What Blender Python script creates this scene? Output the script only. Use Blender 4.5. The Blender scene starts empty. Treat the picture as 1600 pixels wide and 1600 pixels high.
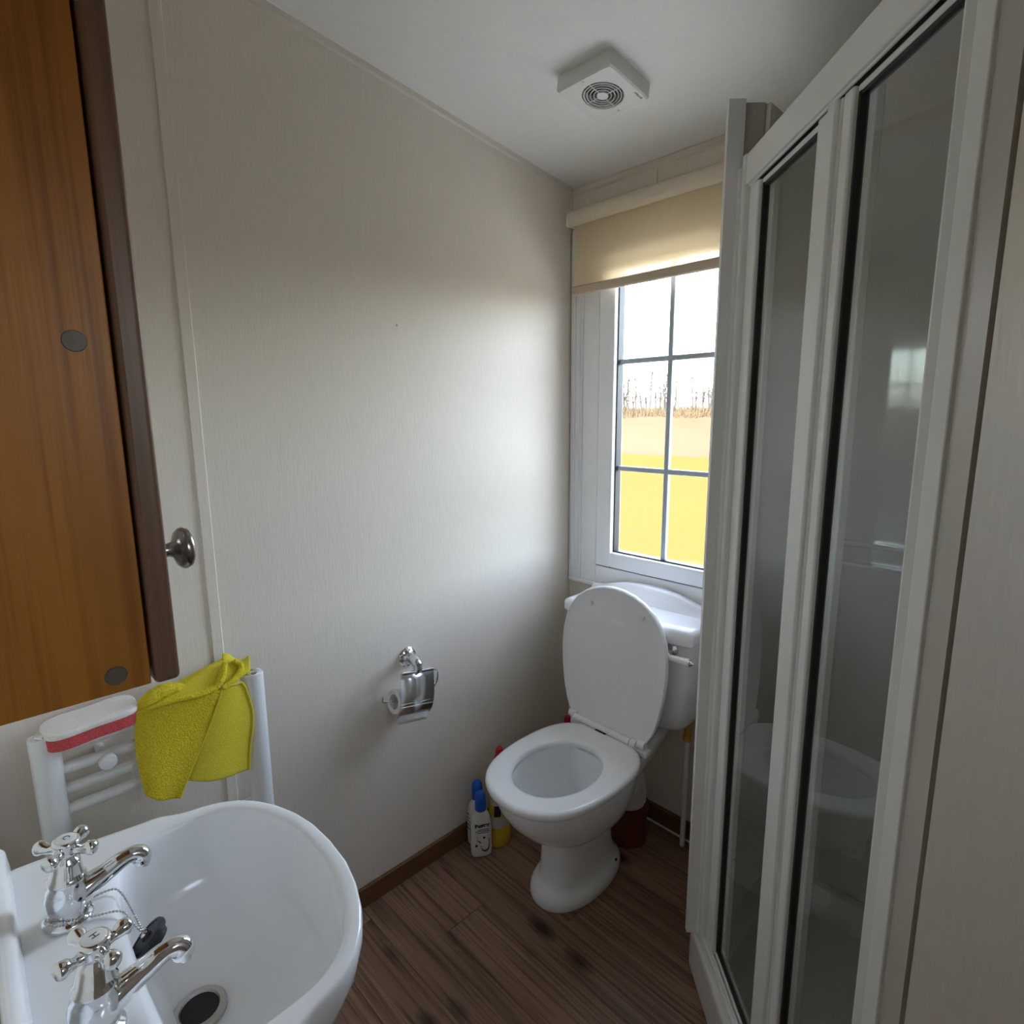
import bpy, bmesh, math, random
from mathutils import Vector, Matrix
R2 = math.sqrt(2.0)
random.seed(7)
S = bpy.context.scene
COL = S.collection

# ------------------------------------------------------------------ camera
cam = bpy.data.cameras.new('camera')
cam.sensor_width = 36.0
cam.lens = 900.47 / 1600 * 36
cam.clip_start = 0.01
cam.clip_end = 500
co = bpy.data.objects.new('camera', cam)
COL.objects.link(co)
yaw, pit, roll = math.radians(45.927), math.radians(9.747), math.radians(-0.4105)
fwd = Vector((math.cos(yaw) * math.cos(pit), math.sin(yaw) * math.cos(pit), -math.sin(pit)))
rgt = Vector((math.sin(yaw), -math.cos(yaw), 0))
up = rgt.cross(fwd)
r2 = math.cos(roll) * rgt + math.sin(roll) * up
u2 = -math.sin(roll) * rgt + math.cos(roll) * up
m = Matrix((r2, u2, -fwd)).transposed().to_4x4()
m.translation = Vector((0, 0, 1.28))
co.matrix_world = m
S.camera = co

# ------------------------------------------------------------------ world, sun, exposure
W = bpy.data.worlds.new('sky')
S.world = W
W.use_nodes = True
nt = W.node_tree
nt.nodes.clear()
out = nt.nodes.new('ShaderNodeOutputWorld')
bg = nt.nodes.new('ShaderNodeBackground')
sky = nt.nodes.new('ShaderNodeTexSky')
sky.sky_type = 'NISHITA'
sky.sun_disc = False
sky.sun_elevation = math.radians(38)
sky.sun_rotation = math.radians(270)
sky.air_density = 1.0
sky.dust_density = 2.5
hs = nt.nodes.new('ShaderNodeHueSaturation')
hs.inputs['Saturation'].default_value = 0.62
nt.links.new(sky.outputs[0], hs.inputs['Color'])
nt.links.new(hs.outputs[0], bg.inputs[0])
nt.links.new(bg.outputs[0], out.inputs[0])
bg.inputs[1].default_value = 1.2

sl = bpy.data.lights.new('sun', 'SUN')
sl.energy = 0.5
sl.angle = math.radians(1.0)
sl.color = (1.0, 0.93, 0.82)
so = bpy.data.objects.new('sun', sl)
COL.objects.link(so)
so.rotation_euler = Vector((0.75, -0.06, -0.60)).to_track_quat('-Z', 'Y').to_euler()
so.location = (-6, 2, 6)

def portal(name, loc, rot, sx, sy):
    l = bpy.data.lights.new(name, 'AREA')
    l.shape = 'RECTANGLE'
    l.size, l.size_y = sx, sy
    l.cycles.is_portal = True
    o = bpy.data.objects.new(name, l)
    COL.objects.link(o)
    o.location = loc
    o.rotation_euler = rot

portal('window_portal', (1.50, 0.884, 1.27), (0, math.radians(90), 0), 0.95, 0.40)
portal('fill_portal', (0.43, -0.66, 1.45), (math.radians(90), 0, 0), 0.30, 0.22)  # portal for the fill opening added behind the camera

S.view_settings.view_transform = 'Standard'
S.view_settings.look = 'None'
S.view_settings.gamma = 1.0
S.view_settings.use_curve_mapping = False
S.view_settings.exposure = 1.95
S.cycles.max_bounces = 14
S.cycles.diffuse_bounces = 8
S.cycles.glossy_bounces = 6
S.cycles.transparent_max_bounces = 16
S.cycles.transmission_bounces = 8
S.cycles.use_denoising = True

# ------------------------------------------------------------------ materials
def mat(name, col, rough=0.5, metal=0.0, noise=0.0, nscale=(8, 8, 8), bump=0.0, bscale=(60, 60, 60), spec=0.5, coat=0.0, col2=None, detail=4, bdist=0.01):
    m = bpy.data.materials.new(name)
    m.use_nodes = True
    t = m.node_tree
    b = t.nodes['Principled BSDF']
    b.inputs['Base Color'].default_value = (*col, 1)
    b.inputs['Roughness'].default_value = rough
    b.inputs['Metallic'].default_value = metal
    b.inputs['Specular IOR Level'].default_value = spec
    b.inputs['Coat Weight'].default_value = coat
    b.inputs['Coat Roughness'].default_value = 0.05
    tc = t.nodes.new('ShaderNodeTexCoord')
    def nz(scale, det):
        mp = t.nodes.new('ShaderNodeMapping')
        mp.inputs['Scale'].default_value = scale
        t.links.new(tc.outputs['Object'], mp.inputs[0])
        n = t.nodes.new('ShaderNodeTexNoise')
        n.inputs['Scale'].default_value = 1.0
        n.inputs['Detail'].default_value = det
        n.inputs['Roughness'].default_value = 0.6
        t.links.new(mp.outputs[0], n.inputs['Vector'])
        return n
    if noise > 0 or col2:
        n = nz(nscale, detail)
        rp = t.nodes.new('ShaderNodeValToRGB')
        rp.color_ramp.elements[0].position = 0.3
        rp.color_ramp.elements[1].position = 0.7
        c2 = col2 if col2 else tuple(c * (1 - noise) for c in col)
        rp.color_ramp.elements[0].color = (*c2, 1)
        rp.color_ramp.elements[1].color = (*col, 1)
        t.links.new(n.outputs['Fac'], rp.inputs[0])
        t.links.new(rp.outputs[0], b.inputs['Base Color'])
    if bump > 0:
        n2 = nz(bscale, 3)
        bp = t.nodes.new('ShaderNodeBump')
        bp.inputs['Strength'].default_value = bump
        bp.inputs['Distance'].default_value = bdist
        t.links.new(n2.outputs['Fac'], bp.inputs['Height'])
        t.links.new(bp.outputs[0], b.inputs['Normal'])
    return m

M = {}
M['wall'] = mat('wallboard', (0.80, 0.738, 0.650), 0.55, noise=0.06, nscale=(260, 260, 14), bump=0.06, bscale=(300, 300, 30), spec=0.35)
M['ceil'] = mat('ceiling_board', (0.87, 0.865, 0.85), 0.6, noise=0.03, nscale=(60, 60, 60), bump=0.05, bscale=(120, 120, 120))
M['taupe'] = mat('taupe_trim', (0.52, 0.475, 0.42), 0.45, noise=0.05)
M['trimcream'] = mat('cream_trim', (0.72, 0.67, 0.59), 0.4, noise=0.04)
M['white'] = mat('white_upvc', (0.92, 0.93, 0.94), 0.3, noise=0.02)
M['frame'] = mat('white_powder_coat', (0.87, 0.87, 0.85), 0.35, noise=0.02)
M['acrylic'] = mat('shower_acrylic', (0.80, 0.79, 0.76), 0.06, noise=0.03, nscale=(3, 3, 3))
M['ceramic'] = mat('white_ceramic', (0.90, 0.91, 0.925), 0.12, noise=0.01, nscale=(4, 4, 4), spec=0.5)
M['seat'] = mat('white_seat_plastic', (0.89, 0.89, 0.90), 0.22, noise=0.01)
M['chrome'] = mat('chrome', (0.80, 0.81, 0.83), 0.07, 1.0, noise=0.03)
M['chrome_soft'] = mat('brushed_chrome', (0.78, 0.80, 0.84), 0.24, 1.0, noise=0.03)
M['steel'] = mat('satin_steel', (0.56, 0.55, 0.54), 0.28, 1.0, noise=0.05)
M['rubber'] = mat('black_rubber', (0.012, 0.012, 0.013), 0.5, noise=0.1)
M['dark'] = mat('dark_gasket', (0.02, 0.02, 0.022), 0.5, noise=0.1)
M['lead'] = mat('grey_glazing_bar', (0.46, 0.50, 0.55), 0.45, 0.2, noise=0.08)
M['radiator'] = mat('white_enamel', (0.80, 0.81, 0.80), 0.3, noise=0.02)
M['skirt'] = mat('brown_skirting', (0.19, 0.085, 0.03), 0.45, noise=0.35, nscale=(4, 80, 80))
M['yellow'] = mat('yellow_plastic', (0.70, 0.50, 0.03), 0.3, noise=0.05)
M['bluecap'] = mat('blue_plastic', (0.01, 0.12, 0.60), 0.3, noise=0.05)
M['redcap'] = mat('red_plastic', (0.55, 0.015, 0.02), 0.3, noise=0.05)
M['whitep'] = mat('white_bottle_plastic', (0.78, 0.78, 0.76), 0.3, noise=0.02)
M['ink'] = mat('dark_blue_ink', (0.012, 0.02, 0.06), 0.5, noise=0.05)
M['ink_pale'] = mat('grey_ink', (0.10, 0.12, 0.16), 0.5, noise=0.05)
M['label'] = mat('pale_label', (0.62, 0.60, 0.52), 0.4, noise=0.05)
M['brownpipe'] = mat('brown_soil_pipe', (0.16, 0.045, 0.025), 0.35, noise=0.08)
M['brass'] = mat('brass_fitting', (0.72, 0.42, 0.08), 0.35, 0.6, noise=0.1)
M['pipe'] = mat('white_plastic_pipe', (0.78, 0.78, 0.78), 0.4, noise=0.03)
M['sponge'] = mat('pink_foam', (0.80, 0.11, 0.12), 0.9, noise=0.45, nscale=(420, 420, 420), bump=0.8, bscale=(350, 350, 350), bdist=0.003)
M['scourer'] = mat('white_scourer', (0.86, 0.82, 0.78), 0.95, noise=0.08, nscale=(300, 300, 300), bump=0.7, bscale=(60, 260, 60), bdist=0.003)
M['cloth'] = mat('yellow_microfibre', (0.90, 0.72, 0.045), 0.95, noise=0.4, nscale=(420, 420, 420), bump=1.0, bscale=(330, 330, 330), bdist=0.004, spec=0.1)
M['clothback'] = mat('yellow_microfibre_reverse', (0.80, 0.68, 0.06), 0.95, noise=0.2, nscale=(500, 500, 500), bump=0.5, bscale=(450, 450, 450), bdist=0.002, spec=0.1)
M['paper'] = mat('white_tissue', (0.82, 0.80, 0.79), 0.95, noise=0.05, nscale=(60, 60, 60), bump=0.9, bscale=(110, 110, 110), bdist=0.003)
M['porcelain'] = mat('porcelain_handle', (0.86, 0.86, 0.84), 0.1, noise=0.01)
M['fan'] = mat('white_fan_plastic', (0.80, 0.80, 0.78), 0.35, noise=0.02)
M['fandark'] = mat('grey_fan_blades', (0.16, 0.155, 0.15), 0.6, noise=0.1)
M['cap'] = mat('grey_brown_plastic_cap', (0.11, 0.085, 0.06), 0.5, noise=0.06)
M['knobdark'] = mat('bronze_tinted_steel', (0.36, 0.32, 0.29), 0.25, 1.0, noise=0.1)
M['mirror'] = mat('mirror', (0.9, 0.91, 0.91), 0.01, 1.0, noise=0.005)
M['bark'] = mat('bare_tree_bark', (0.042, 0.037, 0.034), 0.9, spec=0.0, noise=0.3)
M['reed'] = mat('dry_reeds', (0.063, 0.049, 0.031), 0.9, spec=0.0, noise=0.25, nscale=(0.16, 0.09, 0.5), col2=(0.053, 0.040, 0.024))
M['field'] = mat('dry_grass_field', (0.067, 0.048, 0.0175), 0.95, spec=0.0, nscale=(0.05, 0.12, 0.1), col2=(0.061, 0.050, 0.0135), noise=0.3)
M['render'] = mat('caravan_outer_skin', (0.5, 0.5, 0.47), 0.6, noise=0.05)

def wood(name, ca, cb, cd, axis, stretch=40.0, fine=220.0, rough=0.45, knots=False, vary=0.0):
    """grain runs along axis (0 x, 1 y, 2 z)"""
    m = bpy.data.materials.new(name)
    m.use_nodes = True
    t = m.node_tree
    b = t.nodes['Principled BSDF']
    b.inputs['Roughness'].default_value = rough
    b.inputs['Specular IOR Level'].default_value = 0.3
    g = t.nodes.new('ShaderNodeNewGeometry')
    oi = t.nodes.new('ShaderNodeObjectInfo')
    vm = t.nodes.new('ShaderNodeVectorMath'); vm.operation = 'SCALE'
    vm.inputs[3].default_value = 13.0
    cx = t.nodes.new('ShaderNodeCombineXYZ')
    for i in range(3):
        t.links.new(oi.outputs['Random'], cx.inputs[i])
    t.links.new(cx.outputs[0], vm.inputs[0])
    ad = t.nodes.new('ShaderNodeVectorMath'); ad.operation = 'ADD'
    t.links.new(g.outputs['Position'], ad.inputs[0])
    t.links.new(vm.outputs[0], ad.inputs[1])
    def nz(s_along, s_across, det, dist=0.0):
        mp = t.nodes.new('ShaderNodeMapping')
        sc = [s_across] * 3
        sc[axis] = s_along
        mp.inputs['Scale'].default_value = sc
        t.links.new(ad.outputs[0], mp.inputs[0])
        n = t.nodes.new('ShaderNodeTexNoise')
        n.inputs['Scale'].default_value = 1.0
        n.inputs['Detail'].default_value = det
        n.inputs['Distortion'].default_value = dist
        t.links.new(mp.outputs[0], n.inputs['Vector'])
        return n.outputs['Fac']
    def ramp(fac, p0, c0, p1, c1):
        r = t.nodes.new('ShaderNodeValToRGB')
        r.color_ramp.elements[0].position = p0
        r.color_ramp.elements[0].color = (*c0, 1)
        r.color_ramp.elements[1].position = p1
        r.color_ramp.elements[1].color = (*c1, 1)
        t.links.new(fac, r.inputs[0])
        return r.outputs[0]
    def mul(a, bb, f=1.0):
        x = t.nodes.new('ShaderNodeMix'); x.data_type = 'RGBA'; x.blend_type = 'MULTIPLY'
        x.inputs['Factor'].default_value = f
        t.links.new(a, x.inputs['A']); t.links.new(bb, x.inputs['B'])
        return x.outputs['Result']
    base = ramp(nz(1.2, stretch * 0.35, 3, 0.6), 0.32, ca, 0.68, cb)
    streak = ramp(nz(3.0, fine, 4), 0.36, cd, 0.52, (1, 1, 1))
    broad = ramp(nz(1.8, stretch * 1.6, 3, 0.3), 0.30, (0.62, 0.6, 0.6), 0.55, (1, 1, 1))
    c = mul(mul(base, streak), broad, 0.8)
    if knots:
        mp = t.nodes.new('ShaderNodeMapping')
        sc = [9.5, 9.5, 9.5]; sc[axis] = 4.4
        mp.inputs['Scale'].default_value = sc
        t.links.new(ad.outputs[0], mp.inputs[0])
        v = t.nodes.new('ShaderNodeTexVoronoi'); v.feature = 'F1'
        v.inputs['Scale'].default_value = 1.0
        t.links.new(mp.outputs[0], v.inputs['Vector'])
        c = mul(c, ramp(v.outputs['Distance'], 0.08, (0.15, 0.13, 0.13), 0.24, (1, 1, 1)), 0.95)
    if vary > 0:
        c = mul(c, ramp(oi.outputs['Random'], 0.0, (1 - vary,) * 3, 1.0, (1, 1, 1)))
    t.links.new(c, b.inputs['Base Color'])
    bp = t.nodes.new('ShaderNodeBump')
    bp.inputs['Strength'].default_value = 0.12
    bp.inputs['Distance'].default_value = 0.002
    t.links.new(nz(3.0, fine, 4), bp.inputs['Height'])
    t.links.new(bp.outputs[0], b.inputs['Normal'])
    return m

M['plank'] = wood('wood_effect_vinyl', (0.265, 0.148, 0.09), (0.39, 0.24, 0.155), (0.56, 0.52, 0.50), 1, fine=130, rough=0.5, knots=True, vary=0.15)
M['cabwood'] = wood('orange_brown_veneer', (0.30, 0.10, 0.012), (0.38, 0.145, 0.018), (0.72, 0.68, 0.64), 2, stretch=12, fine=190, rough=0.42)
M['dooredge'] = wood('dark_brown_edging', (0.16, 0.085, 0.05), (0.19, 0.105, 0.062), (0.8, 0.78, 0.76), 2, stretch=14, fine=120, rough=0.4)

def glass(name, tint, ior=1.5, rough=0.0):
    m = bpy.data.materials.new(name)
    m.use_nodes = True
    t = m.node_tree
    t.nodes.clear()
    o = t.nodes.new('ShaderNodeOutputMaterial')
    tr = t.nodes.new('ShaderNodeBsdfTransparent'); tr.inputs[0].default_value = (*tint, 1)
    gl = t.nodes.new('ShaderNodeBsdfGlossy'); gl.inputs['Roughness'].default_value = rough
    fr = t.nodes.new('ShaderNodeFresnel'); fr.inputs[0].default_value = ior
    mx = t.nodes.new('ShaderNodeMixShader')
    ge = t.nodes.new('ShaderNodeNewGeometry')          # thin pane: only the outer faces reflect
    iv = t.nodes.new('ShaderNodeMath'); iv.operation = 'SUBTRACT'; iv.inputs[0].default_value = 1.0
    ml = t.nodes.new('ShaderNodeMath'); ml.operation = 'MULTIPLY'
    t.links.new(ge.outputs['Backfacing'], iv.inputs[1])
    t.links.new(fr.outputs[0], ml.inputs[0]); t.links.new(iv.outputs[0], ml.inputs[1])
    t.links.new(ml.outputs[0], mx.inputs[0])
    t.links.new(tr.outputs[0], mx.inputs[1])
    t.links.new(gl.outputs[0], mx.inputs[2])
    t.links.new(mx.outputs[0], o.inputs[0])
    return m
M['winglass'] = glass('window_glass', (0.985, 0.993, 0.99), 1.5)
M['showerglass'] = glass('shower_glass', (0.945, 0.965, 0.955), 1.75)

def translucent(name, col, col_t, amt, see):
    m = bpy.data.materials.new(name)
    m.use_nodes = True
    t = m.node_tree
    t.nodes.clear()
    o = t.nodes.new('ShaderNodeOutputMaterial')
    tc = t.nodes.new('ShaderNodeTexCoord')
    mp = t.nodes.new('ShaderNodeMapping'); mp.inputs['Scale'].default_value = (200, 200, 16)
    n = t.nodes.new('ShaderNodeTexNoise'); n.inputs['Scale'].default_value = 1.0; n.inputs['Detail'].default_value = 3
    t.links.new(tc.outputs['Object'], mp.inputs[0]); t.links.new(mp.outputs[0], n.inputs['Vector'])
    r = t.nodes.new('ShaderNodeValToRGB')
    r.color_ramp.elements[0].color = (*[c * 0.90 for c in col], 1)
    r.color_ramp.elements[1].color = (*col, 1)
    t.links.new(n.outputs['Fac'], r.inputs[0])
    d = t.nodes.new('ShaderNodeBsdfDiffuse'); t.links.new(r.outputs[0], d.inputs[0])
    tl = t.nodes.new('ShaderNodeBsdfTranslucent'); tl.inputs[0].default_value = (*col_t, 1)
    tp = t.nodes.new('ShaderNodeBsdfTransparent')
    m1 = t.nodes.new('ShaderNodeMixShader'); m1.inputs[0].default_value = amt
    t.links.new(d.outputs[0], m1.inputs[1]); t.links.new(tl.outputs[0], m1.inputs[2])
    m2 = t.nodes.new('ShaderNodeMixShader'); m2.inputs[0].default_value = see
    t.links.new(m1.outputs[0], m2.inputs[1]); t.links.new(tp.outputs[0], m2.inputs[2])
    t.links.new(m2.outputs[0], o.inputs[0])
    return m
M['blind'] = translucent('cream_blind_fabric', (0.90, 0.80, 0.61), (0.97, 0.78, 0.50), 0.34, 0.034)
M['blindroll'] = mat('cream_rolled_fabric', (0.76, 0.66, 0.52), 0.8, noise=0.06, nscale=(200, 30, 200))
M['blindbar'] = mat('cream_blind_bar', (0.62, 0.50, 0.38), 0.7, noise=0.06, nscale=(200, 30, 200))

# ------------------------------------------------------------------ mesh helpers
def obj(name, bm, material, parent=None, smooth=True, angle=0.6, wn=True, bevel=0.0, seg=2, mats=None):
    me = bpy.data.meshes.new(name)
    bmesh.ops.recalc_face_normals(bm, faces=bm.faces)
    for f in bm.faces:
        f.smooth = smooth
    bm.to_mesh(me)
    bm.free()
    for mm in (mats or [material]):
        me.materials.append(mm)
    o = bpy.data.objects.new(name, me)
    COL.objects.link(o)
    if parent is not None:
        o.parent = parent
        if parent.type == 'EMPTY':
            o.matrix_parent_inverse = Matrix.Translation(-parent.location)
    if bevel > 0:
        b = o.modifiers.new('bevel', 'BEVEL')
        b.width = bevel; b.segments = seg; b.limit_method = 'ANGLE'; b.angle_limit = math.radians(35)
    if smooth:
        me.set_sharp_from_angle(angle=angle)
        if wn:
            w = o.modifiers.new('wn', 'WEIGHTED_NORMAL'); w.keep_sharp = True
    return o

def NB():
    return bmesh.new()

def box(bm, lo, hi):
    x0, y0, z0 = lo; x1, y1, z1 = hi
    v = [bm.verts.new(p) for p in ((x0, y0, z0), (x1, y0, z0), (x1, y1, z0), (x0, y1, z0), (x0, y0, z1), (x1, y0, z1), (x1, y1, z1), (x0, y1, z1))]
    for f in ((0, 3, 2, 1), (4, 5, 6, 7), (0, 1, 5, 4), (1, 2, 6, 5), (2, 3, 7, 6), (3, 0, 4, 7)):
        bm.faces.new([v[i] for i in f])
    return v

def B(lo, hi):
    bm = NB(); box(bm, lo, hi); return bm

def prism(bm, pts, z0, z1):
    """plan polygon extruded; z1 may be a function of (x,y)"""
    lo = [bm.verts.new((x, y, z0)) for x, y in pts]
    hi = [bm.verts.new((x, y, z1(x, y) if callable(z1) else z1)) for x, y in pts]
    n = len(pts)
    bm.faces.new(lo[::-1]); bm.faces.new(hi)
    for i in range(n):
        bm.faces.new((lo[i], lo[(i + 1) % n], hi[(i + 1) % n], hi[i]))

def loft(bm, rings, cap0=True, cap1=True, closed=True):
    vr = [[bm.verts.new(p) for p in r] for r in rings]
    n = len(vr[0])
    for a, b in zip(vr, vr[1:]):
        for i in range(n if closed else n - 1):
            j = (i + 1) % n
            bm.faces.new((a[i], a[j], b[j], b[i]))
    if cap0: bm.faces.new(vr[0][::-1])
    if cap1: bm.faces.new(vr[-1])
    return vr

def lathe(bm, prof, c=(0, 0, 0), axis=(0, 0, 1), n=28, cap0=True, cap1=True):
    q = Vector((0, 0, 1)).rotation_difference(Vector(axis).normalized())
    c = Vector(c)
    rings = []
    for r, z in prof:
        rings.append([c + q @ Vector((max(r, 1e-5) * math.cos(2 * math.pi * i / n), max(r, 1e-5) * math.sin(2 * math.pi * i / n), z)) for i in range(n)])
    loft(bm, rings, cap0, cap1)

def spline(pts, k=6):
    P = [Vector(p) for p in pts]
    P = [2 * P[0] - P[1]] + P + [2 * P[-1] - P[-2]]
    o = []
    for i in range(1, len(P) - 2):
        a, b, c, d = P[i - 1:i + 3]
        for s in range(k):
            t = s / k
            o.append(0.5 * ((2 * b) + (c - a) * t + (2 * a - 5 * b + 4 * c - d) * t * t + (3 * b - a - 3 * c + d) * t ** 3))
    o.append(P[-2])
    return o

def tube(bm, pts, rad, n=14, caps=True, flat=1.0):
    P = [Vector(p) for p in pts]
    rads = rad if isinstance(rad, (list, tuple)) else [rad] * len(P)
    rings = []
    prev = None
    for i, p in enumerate(P):
        d = (P[min(i + 1, len(P) - 1)] - P[max(i - 1, 0)]).normalized()
        if prev is None:
            a = Vector((0, 0, 1)) if abs(d.z) < 0.9 else Vector((1, 0, 0))
            x = d.cross(a).normalized()
        else:
            x = (prev - d * prev.dot(d)).normalized()
        prev = x
        y = d.cross(x)
        rings.append([p + rads[i] * (math.cos(2 * math.pi * j / n) * x + flat * math.sin(2 * math.pi * j / n) * y) for j in range(n)])
    loft(bm, rings, caps, caps)

def interp(tab, x):
    """smooth piecewise interpolation"""
    if x <= tab[0][0]: return tab[0][1]
    for (a, va), (b, vb) in zip(tab, tab[1:]):
        if x <= b:
            return va + (vb - va) * (x - a) / (b - a)
    return tab[-1][1]

def tag(o, label=None, cat=None, group=None, kind=None):
    if label: o['label'] = label
    if cat: o['category'] = cat
    if group: o['group'] = group
    if kind: o['kind'] = kind
    return o

def thing(name, loc, label, cat, group=None):
    o = bpy.data.objects.new(name, None)
    o.empty_display_size = 0.05
    COL.objects.link(o)
    o.location = loc
    return tag(o, label, cat, group)

def struct(name, bm, material, label=None, **k):
    o = obj(name, bm, material, **k)
    o['kind'] = 'structure'
    if label: o['label'] = label
    return o

def struct_empty(name, loc=(0, 0, 0), label=None):
    o = bpy.data.objects.new(name, None)
    COL.objects.link(o)
    o.location = loc
    o['kind'] = 'structure'
    if label: o['label'] = label
    return o

def text_obj(name, s, size, mtx, material, parent, extrude=0.0002, align='CENTER', bold=0.0):
    cu = bpy.data.curves.new(name, 'FONT')
    cu.body = s; cu.size = size; cu.extrude = extrude; cu.align_x = align; cu.align_y = 'CENTER'
    cu.offset = bold
    t = bpy.data.objects.new(name + '_tmp', cu)
    COL.objects.link(t)
    bpy.context.view_layer.update()
    me = bpy.data.meshes.new_from_object(t.evaluated_get(bpy.context.evaluated_depsgraph_get()))
    bpy.data.objects.remove(t)
    me.materials.clear(); me.materials.append(material)
    me.transform(mtx)
    o = bpy.data.objects.new(name, me)
    COL.objects.link(o)
    o.parent = parent
    if parent.type == 'EMPTY':
        o.matrix_parent_inverse = Matrix.Translation(-parent.location)
    return o

def frame_mtx(origin, xdir, ydir):
    x = Vector(xdir).normalized(); y = Vector(ydir); y = (y - x * y.dot(x)).normalized(); z = x.cross(y)
    mm = Matrix((x, y, z)).transposed().to_4x4()
    mm.translation = Vector(origin)
    return mm

# ------------------------------------------------------------------ room shell
XB, YA = 1.464, 1.231
def ceil_z(x, y=0):
    return 1.948 + 0.122 * (XB - x)
XW = -0.03                                   # wall behind the basin
XH, YS = -1.0, -0.62                         # hall beyond the doorway

fl = struct('floor', B((XH - .05, YS - .05, -0.05), (XB + .05, YA + .05, -0.004)), M['dark'], 'dark brown wood effect plank floor', smooth=False)
PW = 0.1172
k = 0
col_i = 0
xs = 0.745 - PW * 15
while xs < XB:
    x0, x1 = max(xs, XH), min(xs + PW, XB)
    if x1 - x0 > 0.01:
        off = (1.012 if abs(xs - 0.745) < 0.01 else (col_i * 0.37) % 0.92 + 0.05)
        cuts = [YS] + sorted(c for c in [off - 0.92 * j for j in range(-2, 4)] if YS + .03 < c < YA - .01) + [YA]
        for a, b in zip(cuts, cuts[1:]):
            bm = B((x0 + .0004, a + .0004, -0.004), (x1 - .0004, b - .0004, random.uniform(-0.0002, 0.0)))
            obj('plank', bm, M['plank'], fl, smooth=False, bevel=0.0008, seg=1)
    xs += PW
    col_i += 1

def slab_under_ceiling(name, pts, mt, label=None, kind='structure'):
    bm = NB(); prism(bm, pts, 0.0, lambda x, y: ceil_z(x) + 0.02)
    return struct(name, bm, mt, label, smooth=False)

wl = slab_under_ceiling('wall_left', [(XH, YA), (XB + .06, YA), (XB + .06, YA + .06), (XH, YA + .06)], M['wall'], 'long cream wallboard wall beside toilet')
# window wall round the opening
oy0, oy1, oz0, oz1 = 0.60, 1.168, 0.752, 1.765
bm = NB()
prism(bm, [(XB, YS), (XB + .06, YS), (XB + .06, oy0), (XB, oy0)], 0, lambda x, y: ceil_z(x) + .02)
prism(bm, [(XB, oy1), (XB + .06, oy1), (XB + .06, YA), (XB, YA)], 0, lambda x, y: ceil_z(x) + .02)
prism(bm, [(XB, oy0), (XB + .06, oy0), (XB + .06, oy1), (XB, oy1)], 0, oz0)
box(bm, (XB, oy0, oz1), (XB + .06, oy1, ceil_z(XB) + .02))
struct('wall_back', bm, M['wall'], 'cream wallboard wall around the window', smooth=False)
# wall carrying the basin, the doorway wall and the hall beyond it
slab_under_ceiling('wall_basin', [(XW - .05, 0.30), (XW, 0.30), (XW, YA), (XW - .05, YA)], M['wall'])
slab_under_ceiling('wall_right', [(0.634, YS), (0.674, YS), (0.674, 0.060), (0.636, 0.078)], M['wall'], 'grey cream wallboard wall right of shower')
hx0, hx1, hz0, hz1 = 0.28, 0.58, 1.34, 1.56  # opening added out of view to let fill daylight in
bm = NB()
prism(bm, [(XH, YS - .06), (hx0, YS - .06), (hx0, YS), (XH, YS)], 0, lambda x, y: ceil_z(x) + .02)
prism(bm, [(hx1, YS - .06), (XB + .06, YS - .06), (XB + .06, YS), (hx1, YS)], 0, lambda x, y: ceil_z(x) + .02)
prism(bm, [(hx0, YS - .06), (hx1, YS - .06), (hx1, YS), (hx0, YS)], 0, hz0)
prism(bm, [(hx0, YS - .06), (hx1, YS - .06), (hx1, YS), (hx0, YS)], hz1, lambda x, y: ceil_z(x) + .02)
struct('wall_front', bm, M['wall'], smooth=False)
struct('added_fill_window', B((hx0, YS - .035, hz0), (hx1, YS - .030, hz1)), M['winglass'], smooth=False)  # pane of the unseen opening added for fill light
slab_under_ceiling('wall_hall', [(XH - .06, YS), (XH, YS), (XH, YA), (XH - .06, YA)], M['wall'])
# ceiling: rises away from the window wall
bm = NB()
prism(bm, [(XH - .1, YS - .1), (XB + .08, YS - .1), (XB + .08, YA + .08), (XH - .1, YA + .08)], 0, 1)
for v in bm.verts:
    v.co.z = ceil_z(v.co.x) + (.06 if v.co.z > .5 else 0)
struct('ceiling', bm, M['ceil'], 'pale sloping ceiling board', smooth=False)
# slim trims along the ceiling, skirtings and wall joints
bm = NB()
r0 = [(XW, YA, ceil_z(XW)), (XW, YA - .009, ceil_z(XW)), (XW, YA - .006, ceil_z(XW) - .010), (XW, YA, ceil_z(XW) - .014)]
r1 = [(XB, y, z - ceil_z(XW) + ceil_z(XB)) for _, y, z in r0]
loft(bm, [r0, r1]); struct('trim_1', bm, M['trimcream'], 'slim cream bead along the sloping ceiling edge')
bm = NB()
z = ceil_z(XB)
r0 = [(XB, YA, z), (XB - .010, YA, z), (XB - .006, YA, z - .014), (XB, YA, z - .018)]
loft(bm, [r0, [(x, 0.56, zz) for x, _, zz in r0]]); struct('trim_2', bm, M['trimcream'], 'slim cream bead above the window')
bm = NB(); box(bm, (0.334, YA - .0035, 0), (0.3555, YA, ceil_z(0.335) - .012))
struct('trim_3', bm, M['wall'], 'vertical cream wall joint strip beside cabinet', bevel=.002)
bm = NB(); box(bm, (XB - .003, 0.936, 1.86), (XB, 0.943, ceil_z(XB) - .016))
struct('trim_4', bm, M['wall'], 'short vertical joint strip above the blind', bevel=.001)
bm = NB(); box(bm, (XW, YA - .010, 0), (XB, YA, .056))
struct('baseboard_left', bm, M['skirt'], 'brown wood skirting along the long wall', bevel=.002)
bm = NB(); box(bm, (XB - .010, 0.56, 0), (XB, YA - .01, .060))
struct('baseboard_back', bm, M['skirt'], 'dark brown skirting behind the toilet', bevel=.002)
bm = NB(); tube(bm, [(XB - .013, 0.56, .003), (XB - .013, 1.02, .003)], .0032, 8)
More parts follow.
